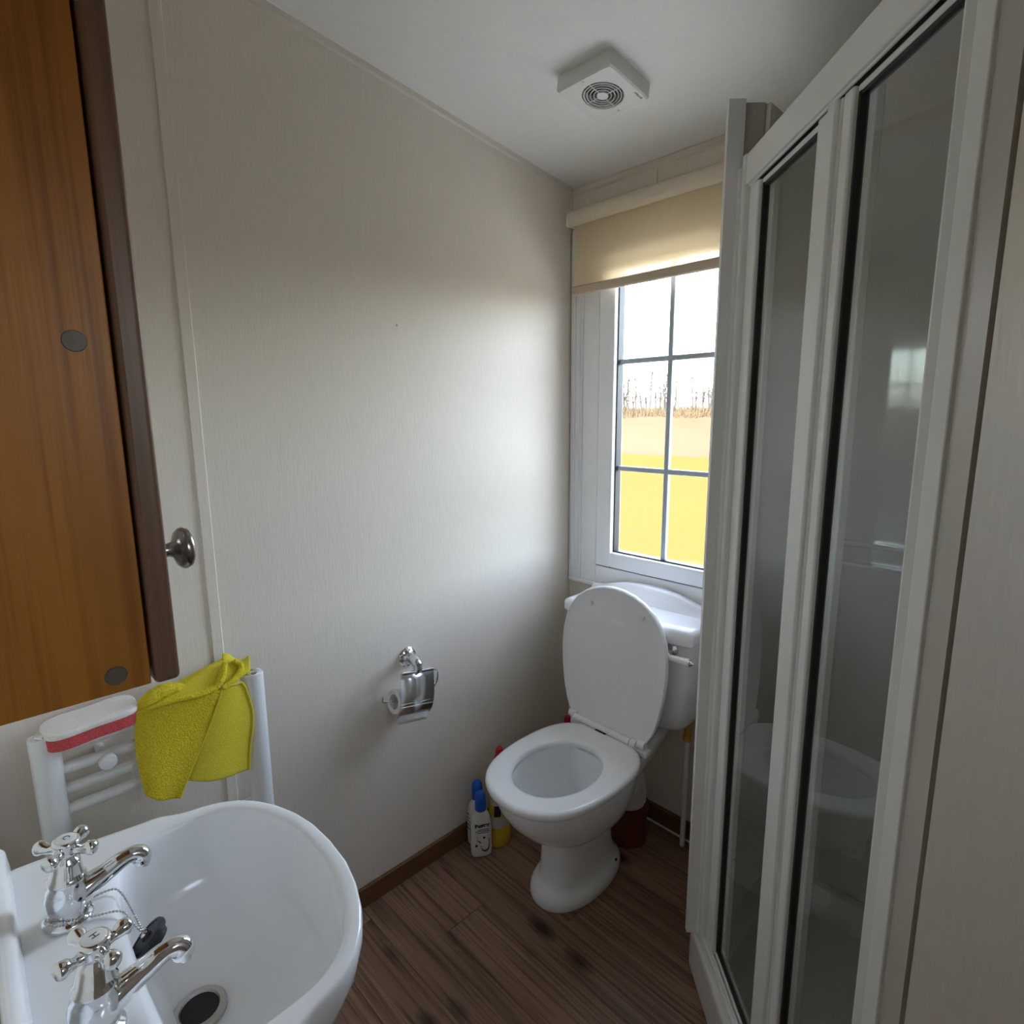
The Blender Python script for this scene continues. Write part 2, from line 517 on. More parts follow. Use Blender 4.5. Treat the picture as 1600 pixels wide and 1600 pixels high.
struct('trim_5', bm, M['pipe'], 'white sealant bead at the skirting foot behind toilet')
bm = NB(); lathe(bm, [(.003, 0), (.0022, .0015), (0, .002)], (0.81, YA, 1.491), (0, -1, 0), 10)
tag(obj('wall_screw', bm, M['trimcream']), 'tiny cream screw head in the middle of the long wall', 'screw')

# ------------------------------------------------------------------ window
yc = 0.884
win = struct_empty('window_1', (XB, yc, .74), 'white window with grey glazing bars above the toilet')
def ring_yz(bm, y0, y1, z0, z1, wdt, x0, x1):
    """rectangular ring in the yz plane"""
    for a in ((y0, y0 + wdt, z0, z1), (y1 - wdt, y1, z0, z1), (y0 + wdt, y1 - wdt, z0, z0 + wdt), (y0 + wdt, y1 - wdt, z1 - wdt, z1)):
        box(bm, (x0, a[0], a[2]), (x1, a[1], a[3]))
bm = NB()
# ribbed architrave strips (left upright, right upright, head)
for (a, b_) in ((1.181, 1.226), (0.560, 0.587)):
    box(bm, (XB - .012, a, .726), (XB, b_, 1.83))
    box(bm, (XB - .016, a + .004, .726), (XB - .012, a + .013, 1.83))
    if b_ - a > .04:
        box(bm, (XB - .017, b_ - .022, .726), (XB - .012, b_ - .010, 1.83))
box(bm, (XB - .012, .587, 1.80), (XB, 1.181, 1.83))
obj('architrave', bm, M['white'], win, bevel=.002)
bm = NB()
y0, y1, z0, z1 = .587, 1.181, .735, 1.80
wf = .062
box(bm, (XB - .004, y1 - wf, z0), (XB + .05, y1, z1)); box(bm, (XB - .004, y0, z0), (XB + .05, y0 + wf, z1))
box(bm, (XB - .004, y0 + wf, z0), (XB + .05, y1 - wf, z0 + .056)); box(bm, (XB - .004, y0 + wf, z1 - .05), (XB + .05, y1 - wf, z1))
obj('frame', bm, M['white'], win, bevel=.002)
bm = NB(); box(bm, (XB - .018, .587, .724), (XB, 1.222, .735))
obj('sill', bm, M['white'], win, bevel=.002)
bm = NB()
y0, y1, z0, z1 = .587 + wf + .0045, 1.181 - wf - .0045, .735 + .0605, 1.80 - .053
ws = .0565
def sash_side(bm, a, b_, c, d):
    box(bm, (XB - .012, a, c), (XB + .04, b_, d))
sash_side(bm, y0, y0 + ws, z0, z1); sash_side(bm, y1 - ws, y1, z0, z1)
sash_side(bm, y0 + ws, y1 - ws, z0, z0 + .048); sash_side(bm, y0 + ws, y1 - ws, z1 - .05, z1)
obj('sash', bm, M['white'], win, bevel=.004, seg=3)
bm = NB(); ring_yz(bm, y0 - .0042, y1 + .0042, z0 - .0042, z1 + .0042, .0075, XB - .001, XB + .03)
obj('seal', bm, M['dark'], win, smooth=False)
gy0, gy1, gz0, gz1 = y0 + ws, y1 - ws, z0 + .048, z1 - .05
bm = NB(); ring_yz(bm, gy0 - .001, gy1 + .001, gz0 - .001, gz1 + .001, .0055, XB + .004, XB + .03)
obj('gasket', bm, M['dark'], win, smooth=False)
zb = [gz0, 1.109, 1.429, gz1]
yb = [gy0, yc, gy1]
for i in range(3):
    for j in range(2):
        bm = B((XB + .017, yb[j], zb[i]), (XB + .021, yb[j + 1], zb[i + 1]))
        obj('pane', bm, M['winglass'], win, smooth=False)
for z in zb[1:3]:
    bm = NB(); box(bm, (XB + .012, gy0, z - .0075), (XB + .026, gy1, z + .0075))
    obj('glazing_bar', bm, M['lead'], win, bevel=.003)
bm = NB(); box(bm, (XB + .011, yc - .0075, gz0), (XB + .027, yc + .0075, gz1))
obj('glazing_bar', bm, M['lead'], win, bevel=.003)

# ------------------------------------------------------------------ outdoors
GZ = -0.75
bm = NB()
NX, NY = 40, 20
vs = [[bm.verts.new((3.0 + 217 * (i / NX) ** 2, -60 + 240 * j / NY, GZ + .04 * math.sin(i * 1.7 + j))) for j in range(NY + 1)] for i in range(NX + 1)]
for i in range(NX):
    for j in range(NY):
        bm.faces.new((vs[i][j], vs[i + 1][j], vs[i + 1][j + 1], vs[i][j + 1]))
struct('ground', bm, M['field'], 'sunlit yellow dry grass field outside the window')
struct('bounce_pad', B((-4, -7, GZ - .2), (4.6, 8, GZ + .06)), mat('pale_bounce_concrete', (0.42, 0.40, 0.36), 0.9, noise=0.15, nscale=(3, 3, 3)), 'unseen pale concrete pad added to bounce daylight up to the ceiling', smooth=False)  # out of view, added to throw daylight up through the window
bm = NB()
NX, NY = 26, 40
def bank_z(x, y):
    t = min(max((x - 23) / 13, 0), 1)
    return GZ + 2.15 * (t * t * (3 - 2 * t)) + .07 * math.sin(y * 1.3) * t + .04 * math.sin(y * 3.1 + x) * t
vs = [[bm.verts.new((x, y, bank_z(x, y))) for y in [-20 + 90 * j / (NY * 3) for j in range(NY * 3 + 1)]] for x in [22.5 + 26 * i / NX for i in range(NX + 1)]]
for i in range(NX):
    for j in range(NY * 3):
        bm.faces.new((vs[i][j], vs[i + 1][j], vs[i + 1][j + 1], vs[i][j + 1]))
struct('ground_bank', bm, M['reed'], 'tan bank of dry rough grass beyond the field')
bm = NB()
rr = random.Random(3)
for i in range(5000):
    x = 32 + 5 * rr.random()
    y = x * rr.uniform(0.25, 1.0)
    z0 = bank_z(x, y) - .05
    h = rr.uniform(.15, .55); w = rr.uniform(.02, .05)
    a = rr.uniform(0, math.pi); dx, dy = w * math.cos(a), w * math.sin(a)
    lx, ly = rr.uniform(-.1, .1), rr.uniform(-.1, .1)
    bm.faces.new([bm.verts.new(p) for p in ((x - dx, y - dy, z0), (x + dx, y + dy, z0), (x + lx, y + ly, z0 + h))])
rb = obj('reed_bed', bm, M['reed'], smooth=False)
tag(rb, 'fringe of tan dry grass along the bank outside the window', 'reeds', kind='stuff')

def tree_mesh(seed, h):
    r = random.Random(seed)
    bm = NB()
    base = Vector((0, 0, 0)); lean = Vector((r.uniform(-.3, .3), r.uniform(-.3, .3), h))
    trunk = [base.lerp(lean, t) + Vector((r.uniform(-.08, .08), r.uniform(-.08, .08), 0)) * (t > 0) for t in (0, .3, .6, 1)]
    tube(bm, trunk, [.085, .07, .055, .03], 5)
    for i in range(16):
        t = r.uniform(.3, .95)
        p = base.lerp(lean, t)
        a = r.uniform(0, 2 * math.pi); L = r.uniform(.3, .8) * (1.1 - t) + .2
        q = p + Vector((math.cos(a) * L * .5, math.sin(a) * L * .5, L * 1.0))
        tube(bm, [p, p.lerp(q, .5) + Vector((0, 0, -.05)), q], [.030, .025, .018], 4)
    me = bpy.data.meshes.new('bare_tree')
    bm.to_mesh(me); bm.free()
    me.materials.append(M['bark'])
    return me
protos = [tree_mesh(20 + i, h) for i, h in enumerate((2.1, 2.6, 3.0, 1.7))]
rr = random.Random(11)
for i in range(40):
    o = bpy.data.objects.new('bare_tree', protos[i % 4])
    COL.objects.link(o)
    x = 41 + rr.uniform(-2, 3)
    o.location = (x, 41 * (0.44 + 0.40 * i / 39) + rr.uniform(-.04, .04), GZ + 2.1)
    o.rotation_euler.z = rr.uniform(0, 6.28)
    s = rr.uniform(.85, 1.15); o.scale = (s * .9, s * .9, s)
    tag(o, 'small bare tree on the horizon outside the window', 'tree', 'bare trees on the horizon beyond the reeds')

# ------------------------------------------------------------------ roller blind
XF = 1.412
bl = thing('roller_blind', (XF, .88, 1.63), 'half-lowered cream roller blind over the window', 'blind')
bm = NB(); lathe(bm, [(.019, 0), (.0205, .001), (.0205, .606), (.019, .607)], (XF - .002, .588, 1.846), (0, 1, 0), 28)
obj('roller', bm, M['blindroll'], bl)
bm = NB()
n = 40
fr_ = [[(XF + .016, .590 + .602 * i / n, 1.850), (XF + .012, .590 + .602 * i / n, 1.655)] for dx in (0,) for i in range(n + 1)]
loft(bm, fr_, False, False, closed=False)
obj('fabric', bm, M['blind'], bl)
bm = NB(); box(bm, (XF + .005, .586, 1.631), (XF + .018, 1.198, 1.657))
obj('bottom_bar', bm, M['blindbar'], bl, bevel=.004)
for yy in (1.1955, .582):
    bm = NB(); box(bm, (XF - .020, yy, 1.824), (XB, yy + .003, 1.872))
    obj('bracket', bm, M['white'], bl, bevel=.001)

# ------------------------------------------------------------------ extractor fan on the ceiling
fx, fy, fs = 1.116, 0.856, 0.0725
fan = thing('extractor_fan', (fx, fy, ceil_z(fx)), 'square white extractor fan with round grille on ceiling', 'fan')
slope = math.atan(0.122)
FM = Matrix.Translation((fx, fy, ceil_z(fx))) @ Matrix.Rotation(slope, 4, 'Y')
def fobj(name, bm, mt, **kw):
    bm.transform(FM); return obj(name, bm, mt, fan, **kw)
bm = NB()
sq = lambda s, r: [(s * a, s * b) for a, b in ((-1, -1), (1, -1), (1, 1), (-1, 1))]
NN = 48
def rsq(s, r, z):
    pts = []
    for i in range(NN):
        a = 2 * math.pi * i / NN
        c_, s_ = math.cos(a), math.sin(a)
        q = 1 / max(abs(c_), abs(s_)); px, py = c_ * q * s, s_ * q * s
        # round the corners
        ax, ay = abs(px), abs(py)
        if ax > s - r and ay > s - r:
            vx, vy = ax - (s - r), ay - (s - r); L = math.hypot(vx, vy)
            if L > r: ax, ay = s - r + vx * r / L, s - r + vy * r / L
        pts.append((math.copysign(ax, px), math.copysign(ay, py), z))
    return pts
def circ(r, z):
    return [(r * math.cos(2 * math.pi * i / NN), r * math.sin(2 * math.pi * i / NN), z) for i in range(NN)]
loft(bm, [rsq(fs, .006, 0), rsq(fs, .006, -.030), rsq(fs - .0035, .006, -.0335), circ(.0475, -.0335), circ(.0455, -.032), circ(.0455, -.006)], True, False)
fobj('casing', bm, M['fan'], angle=.5)
bm = NB(); lathe(bm, [(.0453, 0), (.0453, .002)], (0, 0, -.010)); 
for i in range(6):
    a = i * math.pi / 3
    p = [(.008 * math.cos(a), .008 * math.sin(a), -.012), (.043 * math.cos(a - .25), .043 * math.sin(a - .25), -.012), (.043 * math.cos(a + .35), .043 * math.sin(a + .35), -.018), (.008 * math.cos(a + .9), .008 * math.sin(a + .9), -.018)]
    bm.faces.new([bm.verts.new(q) for q in p])
fobj('fan_blades', bm, M['fandark'])
bm = NB()
for r in (.019, .0265, .034, .0405):
    tube(bm, [(r * math.cos(2 * math.pi * i / 40), r * math.sin(2 * math.pi * i / 40), -.032) for i in range(41)], .0011, 6, False)
for a in (.0, .5, 1.0, 1.5):
    a = a * math.pi + math.pi * .25 - .78
    tube(bm, [(.008 * math.cos(a), .008 * math.sin(a), -.0325), (.047 * math.cos(a), .047 * math.sin(a), -.0325)], .0011, 6)
lathe(bm, [(.0125, 0), (.0125, -.002), (.010, -.003), (0, -.003)], (0, 0, -.031), n=24)
fobj('grille', bm, M['fan'])
for sx, sy in ((-1, .62), (.86, .98)):
    pass
for px, py in ((-.062, .004), (.061, .002)):
    bm = NB(); lathe(bm, [(.0032, 0), (.0032, -.001), (.0015, -.0016), (0, -.0012)], (px, py, -.0335), n=12)
    fobj('screw', bm, M['fan'])
text_obj('lettering', 'XPELAIR', .0075, FM @ frame_mtx((.044, -.062, -.0337), (1, 0, 0), (0, -1, 0)), M['ink_pale'], fan)

# ------------------------------------------------------------------ shower cubicle
def P(s, n_, z):
    return Vector(((s + n_) / R2, (s - n_) / R2, z))
def sbox(bm, s0, s1, n0, n1, z0, z1):
    v = [bm.verts.new(P(*p)) for p in ((s0, n0, z0), (s1, n0, z0), (s1, n1, z0), (s0, n1, z0), (s0, n0, z1), (s1, n0, z1), (s1, n1, z1), (s0, n1, z1))]
    for f in ((0, 3, 2, 1), (4, 5, 6, 7), (0, 1, 5, 4), (1, 2, 6, 5), (2, 3, 7, 6), (3, 0, 4, 7)):
        bm.faces.new([v[i] for i in f])
YD = -0.28
part = struct_empty('wall_shower', (1.2, .53, 0), 'grey partition wall between toilet and shower')
bm = NB(); prism(bm, [(1.086, .552), (1.133, .505), (XB, .505), (XB, .552)], .1005, 1.83)
obj('partition', bm, M['taupe'], part, smooth=False)
bm = NB()
a = Vector((1.080, .548)); b_ = Vector((1.1015, .5265)); dn = Vector((-1, -1)).normalized() * .003
prism(bm, [tuple(a - dn * 3), tuple(a + dn), tuple(b_ + dn), tuple(b_ - dn)], .1005, 1.832)
obj('cover_strip', bm, M['frame'], part, smooth=False)
bm = NB()
prism(bm, [(XB - .008, YD), (XB, YD), (XB, .505), (XB - .008, .505)], .1005, 1.83)
prism(bm, [(.675, YD), (XB, YD), (XB, YD + .008), (.675, YD + .008)], .1005, 1.83)
prism(bm, [(.675, YD), (.683, YD), (.683, .06), (.675, .06)], .1005, 1.83)
prism(bm, [(1.14, .497), (XB, .497), (XB, .505), (1.14, .505)], .1005, 1.83)
obj('shower_lining', bm, M['acrylic'], part, smooth=False)
bm = NB()
for zz in (.935, .985):
    box(bm, (XB - .034, .24, zz - .006), (XB - .008, .44, zz + .004))
obj('soap_ledge', bm, M['acrylic'], part, bevel=.003)
# wall closing the far side of the shower
bm = NB(); prism(bm, [(.674, YD - .03), (XB, YD - .03), (XB, YD), (.674, YD)], 0, lambda x, y: ceil_z(x) + .01)
struct('wall_shower_side', bm, M['wall'], smooth=False)

tray = thing('shower_tray', (1.05, .15, 0), 'white five-sided shower tray on the floor at right', 'shower tray')
bm = NB()
pts = [(1.092, .5415), (.634, .0835), (.676, .0400), (.676, YD + .001), (XB - .001, YD + .001), (XB - .001, .552), (1.105, .552)]
cen = Vector((1.08, .11))
def inset(d):
    o = []
    for x, y in pts:
        v = cen - Vector((x, y)); L = v.length
        o.append(((Vector((x, y)) + v / L * d).x, (Vector((x, y)) + v / L * d).y))
    return o
rings = [[(x, y, 0) for x, y in pts], [(x, y, .090) for x, y in pts], [(x, y, .0995) for x, y in inset(.008)], [(x, y, .100) for x, y in inset(.05)], [(x, y, .045) for x, y in inset(.09)], [(x, y, .040) for x, y in inset(.13)]]
loft(bm, rings)
obj('basin_pan', bm, M['acrylic'], tray, bevel=.003)
bm = NB(); lathe(bm, [(.035, 0), (.035, .003), (.02, .004), (0, .004)], (1.1, .12, .040))
obj('drain_cover', bm, M['chrome'], tray)

sd = thing('shower_door', tuple(P(.83, .42, .1)), 'white framed folding glass shower door set diagonally', 'shower door')
F = M['frame']
NF = .4045
ZT0, ZT1 = 1.680, 1.731
bm = NB(); sbox(bm, .545, 1.137, NF, NF + .034, ZT0, ZT1)
sbox(bm, .56, 1.12, NF + .004, NF + .010, ZT0 - .004, ZT0)
obj('top_rail', bm, F, sd, bevel=.002)
bm = NB(); sbox(bm, .56, 1.115, NF + .012, NF + .03, ZT0 - .006, ZT0 + .001)
obj('rail_channel', bm, M['dark'], sd, smooth=False)
bm = NB(); sbox(bm, .545, 1.137, NF, NF + .034, .1005, .114)
sbox(bm, .56, 1.12, NF + .006, NF + .010, .113, .120)
obj('bottom_rail', bm, F, sd, bevel=.002)
# left jamb: stepped channel against the partition end
bm = NB()
sbox(bm, 1.137, 1.160, .398, .445, .1005, 1.715)
sbox(bm, 1.122, 1.137, NF - .003, .442, .1005, ZT1 + .001)
sbox(bm, 1.098, 1.122, NF + .008, .438, .113, ZT0)
obj('jamb', bm, F, sd, bevel=.0025)
bm = NB()
sbox(bm, .556, .5795, NF - .003, .440, .1005, 1.80)
sbox(bm, .5535, .556, NF + .001, .440, .1005, 1.80)
obj('jamb', bm, F, sd, bevel=.002)
# angled end cover between the near jamb and the wall
bm = NB()
q = [P(.5530, .4040, 0), P(.5105, .3935, 0), P(.5115, .402, 0), P(.553, .430, 0)]
prism(bm, [(v.x, v.y) for v in q], 0.1005, 2.03)
obj('end_cover', bm, M['taupe'], sd, smooth=False)

def leaf(s0, s1, w0, w1, tilt=0.0, two=False):
    """one folding leaf from s0 (near) to s1 (far); w0, w1 stile widths"""
    root = bpy.data.objects.new('door_leaf', None)
    COL.objects.link(root)
    root.parent = sd
    root.matrix_parent_inverse = Matrix.Translation(-sd.location)
    z0, z1 = .122, ZT0 - .008
    def po(name, bm, mt, **kw):
        return obj(name, bm, mt, root, **kw)
    bm = NB()
    sbox(bm, s1 - w1, s1, NF + .004, NF + .034, z0, z1)
    po('stile', bm, F, bevel=.003)
    bm = NB()
    if two:
        sbox(bm, s0, s0 + w0, NF + .004, NF + .034, z0, z1)
    else:
        q_ = [P(s0, NF + .019, 0), P(s0 + .003, NF + .015, 0), P(s0 + w0, NF + .004, 0), P(s0 + w0, NF + .034, 0), P(s0, NF + .034, 0)]
        prism(bm, [(v.x, v.y) for v in q_], z0, z1)
    if two:
        sbox(bm, s0 + .004, s0 + w0 * .42, NF - .002, NF + .006, z0, z1)
    po('stile', bm, F, bevel=.003)
    bm = NB(); sbox(bm, s0 + w0, s1 - w1, NF + .010, NF + .026, z0, z0 + .010)
    po('rail', bm, F, bevel=.002)
    bm = NB(); sbox(bm, s0 + w0, s1 - w1, NF + .010, NF + .026, z1 - .008, z1)
    po('rail', bm, F, bevel=.002)
    bm = NB()
    g = .005
    a0, a1, b0, b1 = s0 + w0, s1 - w1, z0 + .010, z1 - .008
    sbox(bm, a0, a0 + .004, NF + .013, NF + .022, b0, b1)
    sbox(bm, a1 - g, a1, NF + .011, NF + .022, b0, b1)
    sbox(bm, a0 + .004, a1 - g, NF + .012, NF + .022, b0, b0 + g)
    sbox(bm, a0 + .004, a1 - g, NF + .012, NF + .022, b1 - .005, b1)
    po('gasket', bm, M['dark'], smooth=False)
    bm = NB(); sbox(bm, a1 - .018, a1, NF + .022, NF + .034, b0, b1)
    po('inner_bead', bm, F, bevel=.002)
    bm = NB(); sbox(bm, a0 + .001, a1 - .001, NF + .0155, NF + .0195, b0 + .001, b1 - .001)
    po('glass_pane', bm, M['showerglass'], smooth=False)
leaf(.813, 1.094, .062, .022, two=True)
leaf(.583, .810, .025, .022)
bm = NB(); sbox(bm, .8095, .8135, NF + .012, NF + .034, .122, ZT0 - .008)
obj('hinge_seal', bm, M['dark'], sd, smooth=False)
bm = NB(); sbox(bm, 1.0935, 1.0985, NF + .012, NF + .034, .113, ZT0)
obj('edge_seal', bm, M['dark'], sd, smooth=False)
bm = NB(); sbox(bm, .5795, .583, NF + .010, NF + .034, .122, ZT0 - .008)
obj('edge_seal', bm, M['dark'], sd, smooth=False)

# ------------------------------------------------------------------ toilet
TY = 0.890
toi = thing('toilet', (1.15, TY, 0), 'white close-coupled toilet with raised lid under the window', 'toilet')
def superell(xf, xb, hw, z, n=56, e=2.3, y0=TY, eb=None):
    xc, a = (xf + xb) / 2, (xb - xf) / 2
    r = []
    for i in range(n):
        t = 2 * math.pi * i / n
        c_, s_ = math.cos(t), math.sin(t)
        ee = e if c_ < 0 else (eb or e)
        r.append((xc + a * math.copysign(abs(c_) ** (2 / ee), c_), y0 + hw * math.copysign(abs(s_) ** (2 / ee), s_), z))
    return r
bm = NB()
secs = [(0, .964, 1.265, .090, 2.2), (.010, .960, 1.268, .093, 2.2), (.026, .962, 1.268, .092, 2.2), (.036, .970, 1.262, .086, 2.2), (.044, .984, 1.252, .076, 2.4), (.054, .994, 1.245, .069, 2.6),
        (.09, 0.996, 1.225, .069, 2.7), (.13, 0.996, 1.215, .068, 2.7), (.165, 0.992, 1.215, .069, 2.6), (.184, .990, 1.225, .070, 2.5), (.192, .984, 1.235, .075, 2.4), (.205, .956, 1.25, .095, 2.2),
        (.24, .910, 1.27, .122, 2.1), (.28, .874, 1.28, .139, 2.1), (.32, .850, 1.28, .149, 2.1), (.345, .842, 1.28, .152, 2.1), (.362, .840, 1.275, .153, 2.1),
        (.369, .846, 1.27, .149, 2.1)]
rings = [superell(a, b_, c_, z, e=e, y0=TY + .013 * max(0, 1 - z / .2)) for z, a, b_, c_, e in secs]
def ell(cx, a, hw, z, n=56):
    return [(cx + a * math.cos(2 * math.pi * i / n), TY - .006 + hw * math.sin(2 * math.pi * i / n), z) for i in range(n)]
rings += [ell(1.025, .145, .112, .369), ell(1.025, .140, .108, .362), ell(1.028, .139, .107, .345), ell(1.03, .138, .107, .322), ell(1.03, .146, .114, .318), ell(1.035, .140, .108, .30), ell(1.045, .115, .09, .25), ell(1.06, .08, .062, .20), ell(1.07, .055, .045, .17), ell(1.075, .03, .025, .165)]
loft(bm, rings, True, True)
# ledge that carries the cistern
def led(x, z0, z1, hw):
    return [(x, TY - hw, z1), (x, TY - hw, (z0 + z1) / 2 + .01), (x, TY - hw * .7, z0 + .01), (x, TY - hw * .3, z0), (x, TY + hw * .3, z0), (x, TY + hw * .7, z0 + .01), (x, TY + hw, (z0 + z1) / 2 + .01), (x, TY + hw, z1)]
loft(bm, [led(1.14, .25, .366, .110), led(1.22, .262, .368, .116), led(1.28, .285, .372, .112), led(1.34, .315, .385, .106), led(1.40, .340, .395, .10), led(1.435, .358, .398, .098)])
obj('pan', bm, M['ceramic'], toi, angle=.9, wn=False)
bm = NB(); tube(bm, spline([(1.15, TY, .235), (1.21, TY, .215), (1.262, TY, .205)], 5), .048, 24)
obj('outlet_spigot', bm, M['ceramic'], toi)
bm = NB(); lathe(bm, [(.0042, 0), (.0042, .002), (0, .0025)], (1.178, .8150, .064), (0.1, -1, .1), 12)
obj('screw_hole', bm, M['rubber'], toi)
# water in the bowl
bm = NB(); lathe(bm, [(.052, 0), (.052, .001)], (1.068, TY - .006, .172), n=32)
obj('water', bm, M['winglass'], toi, smooth=False)
# seat ring
def seat_out(n=72):
    tab = [(.818, .0), (.821, .035), (.830, .065), (.848, .095), (.875, .122), (.915, .142), (.965, .155), (1.02, .160), (1.08, .160), (1.13, .155), (1.165, .146), (1.19, .132), (1.207, .116), (1.218, .104), (1.226, .095)]
    up_ = [(x, h) for x, h in tab]
    pts = [(x, -h) for x, h in up_[::-1]] + [(x, h) for x, h in up_[1:]]
    # resample by angle round the hole centre
    cx = 1.015
    res = []
    poly = pts + [pts[0]]
    for i in range(n):
        t = 2 * math.pi * i / n
        d = Vector((math.cos(t), math.sin(t)))
        best = None
        for (ax, ay), (bx, by) in zip(poly, poly[1:]):
            e = Vector((bx - ax, by - ay)); w = Vector((ax - cx, ay))
            den = d.x * e.y - d.y * e.x
            if abs(den) < 1e-9: continue
            tt = (w.x * e.y - w.y * e.x) / den; uu = (w.x * d.y - w.y * d.x) / den
            if tt > 0 and -1e-6 <= uu <= 1 + 1e-6 and (best is None or tt > best): best = tt
        res.append(Vector((cx + d.x * best, d.y * best)))
    # light smoothing
    for _ in range(2):
        res = [(res[i - 1] + res[i] * 2 + res[(i + 1) % n]) / 4 for i in range(n)]
    return res
so_ = seat_out()
SY = TY - .006
hole = [Vector((1.012 + .129 * math.cos(2 * math.pi * i / 72), .101 * math.sin(2 * math.pi * i / 72))) for i in range(72)]
zt, zb_ = .391, .371
def mixr(t, z, g=0.0):
    o = []
    for a, b_ in zip(so_, hole):
        p = a.lerp(b_, t)
        o.append((p.x, SY + p.y, z))
    return o
bm = NB()
L = [(0.04, zb_), (0.0, zb_ + .004), (-.012, zb_ + .010), (0.0, zt - .005), (.06, zt - .001), (.18, zt + .0005), (.5, zt + .001), (.82, zt), (.94, zt - .002), (1.0, zt - .008), (.985, zb_ + .002), (.93, zb_)]
rings = [mixr(t, z) for t, z in L]
loft(bm, rings + [rings[0]], False, False)
bmesh.ops.remove_doubles(bm, verts=bm.verts, dist=1e-6)
obj('seat', bm, M['seat'], toi, angle=1.0, wn=False)
# hinge bar across the back of the seat
hb = Vector((1.232, 0, .394))
bm = NB(); tube(bm, [(1.228, TY + .118, .396), (1.228, TY - .076, .396)], .0095, 16)
obj('hinge_bar', bm, M['seat'], toi)
bm = NB()
for a, b_ in ((-.098, -.080), (.118, .122)):
    tube(bm, [(1.228, TY + a, .396), (1.228, TY + b_, .396)], .0125, 16)
box(bm, (1.222, TY - .13, .372), (1.250, TY + .13, .386))
obj('hinge_block', bm, M['seat'], toi, bevel=.002)
bm = NB(); box(bm, (1.214, TY - .003, .3915), (1.2215, TY + .032, .3935))
obj('hinge_slot', bm, M['rubber'], toi, smooth=False)
# raised lid
lid_tab = [(.0, .118), (.012, .132), (.04, .148), (.09, .162), (.15, .172), (.21, .1765), (.26, .174), (.30, .166), (.335, .150), (.365, .127), (.388, .096), (.402, .064), (.410, .032), (.4125, .0)]
half = [(h, w) for h, w in lid_tab]
out_pts = [(-w, h) for h, w in half] + [(w, h) for h, w in half[::-1][1:]]
LX, LZ, LYc = 1.240, .392, TY + .010
def lidpt(y, h, d):
    lean = .055
    return (LX + lean * h + d, LYc + y, LZ + h)
bm = NB()
cy_, ch_ = 0.0, .20
def lring(k, d):
    return [lidpt(y * k, ch_ + (h - ch_) * k, d) for y, h in out_pts]
rings = [lring(.30, .002), lring(.80, .001), lring(.93, -.0005), lring(.965, -.003), lring(.985, -.004), lring(1.0, -.001), lring(1.0, .008), lring(.985, .014), lring(.93, .017), lring(.5, .020)]
loft(bm, rings)
obj('lid', bm, M['seat'], toi, angle=.9, wn=False)
for y, h in ((.078, .352), (-.093, .352)):
    c_ = lidpt(y, h, 0.002)
    bm = NB(); lathe(bm, [(.0075, 0), (.0070, .006), (.005, .008), (0, .008)], c_, (-1, 0, .05), 14)
    obj('bumper', bm, M['pipe'], toi)
for sgn in (-1, 1):
    bm = NB(); tube(bm, [(1.236, LYc + sgn * .118 - .012, .398), (1.236, LYc + sgn * .118 + .012, .398)], .012, 14)
    obj('lid_hinge', bm, M['seat'], toi)
# cistern
def cis(z, hw, xf, xb=1.440, e=5, n=48):
    return superell(xf, xb, hw, z, n, e)
bm = NB()
rings = [cis(.398, .10, 1.345, e=3), cis(.402, .135, 1.330, e=3), cis(.415, .163, 1.318, e=3.4), cis(.44, .181, 1.308, e=4), cis(.48, .189, 1.302), cis(.56, .194, 1.298), cis(.684, .198, 1.294)]
loft(bm, rings)
obj('cistern', bm, M['ceramic'], toi, angle=.9, wn=False)
bm = NB()
def lidfront(u):
    """front edge of the cistern lid over its half width, ogee curve"""
    return 1.268 + .010 * math.cos(u * math.pi * 1.0) * -1 + .012 * abs(u) ** 3
def clid(z, g, top=False):
    n = 24
    hw = .214
    pts = []
    for i in range(n + 1):
        u = -1 + 2 * i / n
        pts.append((lidfront(u) + g, TY + u * (hw - g), z))
    pts.append((1.405, TY + hw - g, z)); pts.append((1.442, TY + hw - .012 - g, z))
    pts.append((1.442, TY - hw + .012 + g, z)); pts.append((1.405, TY - hw + g, z))
    return pts
loft(bm, [clid(.684, .012), clid(.684, .004), clid(.690, .0), clid(.712, .0), clid(.720, .003), clid(.725, .010), clid(.728, .03)])
# raised arched back
n = 40
def crest_z(u):
    au = abs(u)
    return interp([(0, .776), (.2, .775), (.4, .771), (.55, .764), (.7, .755), (.82, .748), (.93, .746), (1.0, .744)], au)
fr1, fr2, bk1, bk2 = [], [], [], []
rings = []
for i in range(n + 1):
    u = -1 + 2 * i / n
    y = TY + u * .207
    zc = crest_z(u)
    xf = 1.412 - .010 * (1 - u * u)
    rings.append([(xf - .030, y, .720), (xf - .008, y, .730), (xf + .002, y, zc - .012), (xf + .006, y, zc - .003), (xf + .012, y, zc), (1.436, y, zc), (1.442, y, zc - .006), (1.442, y, .715)])
loft(bm, rings)
obj('cistern_lid', bm, M['ceramic'], toi, angle=.9, wn=False)
lv = NB(); lathe(lv, [(.021, 0), (.021, .003), (.0165, .007), (.013, .012), (.0125, .020), (.013, .026), (.008, .030), (0, .030)], (1.297, .7415, .664), (-1, 0, 0), 22)
tube(lv, spline([(1.276, .741, .661), (1.268, .732, .658), (1.264, .724, .656)], 4), [.008, .008, .008, .0075, .007, .0065, .006, .006, .006], 12)
obj('flush_lever', lv, M['chrome'], toi)
lv = NB(); lathe(lv, [(.0062, 0), (.0075, .002), (.0105, .052), (.0095, .054), (0, .0545)], (1.264, .725, .6565), (-.02, -1, .03), 20)
obj('lever_handle', lv, M['porcelain'], toi)
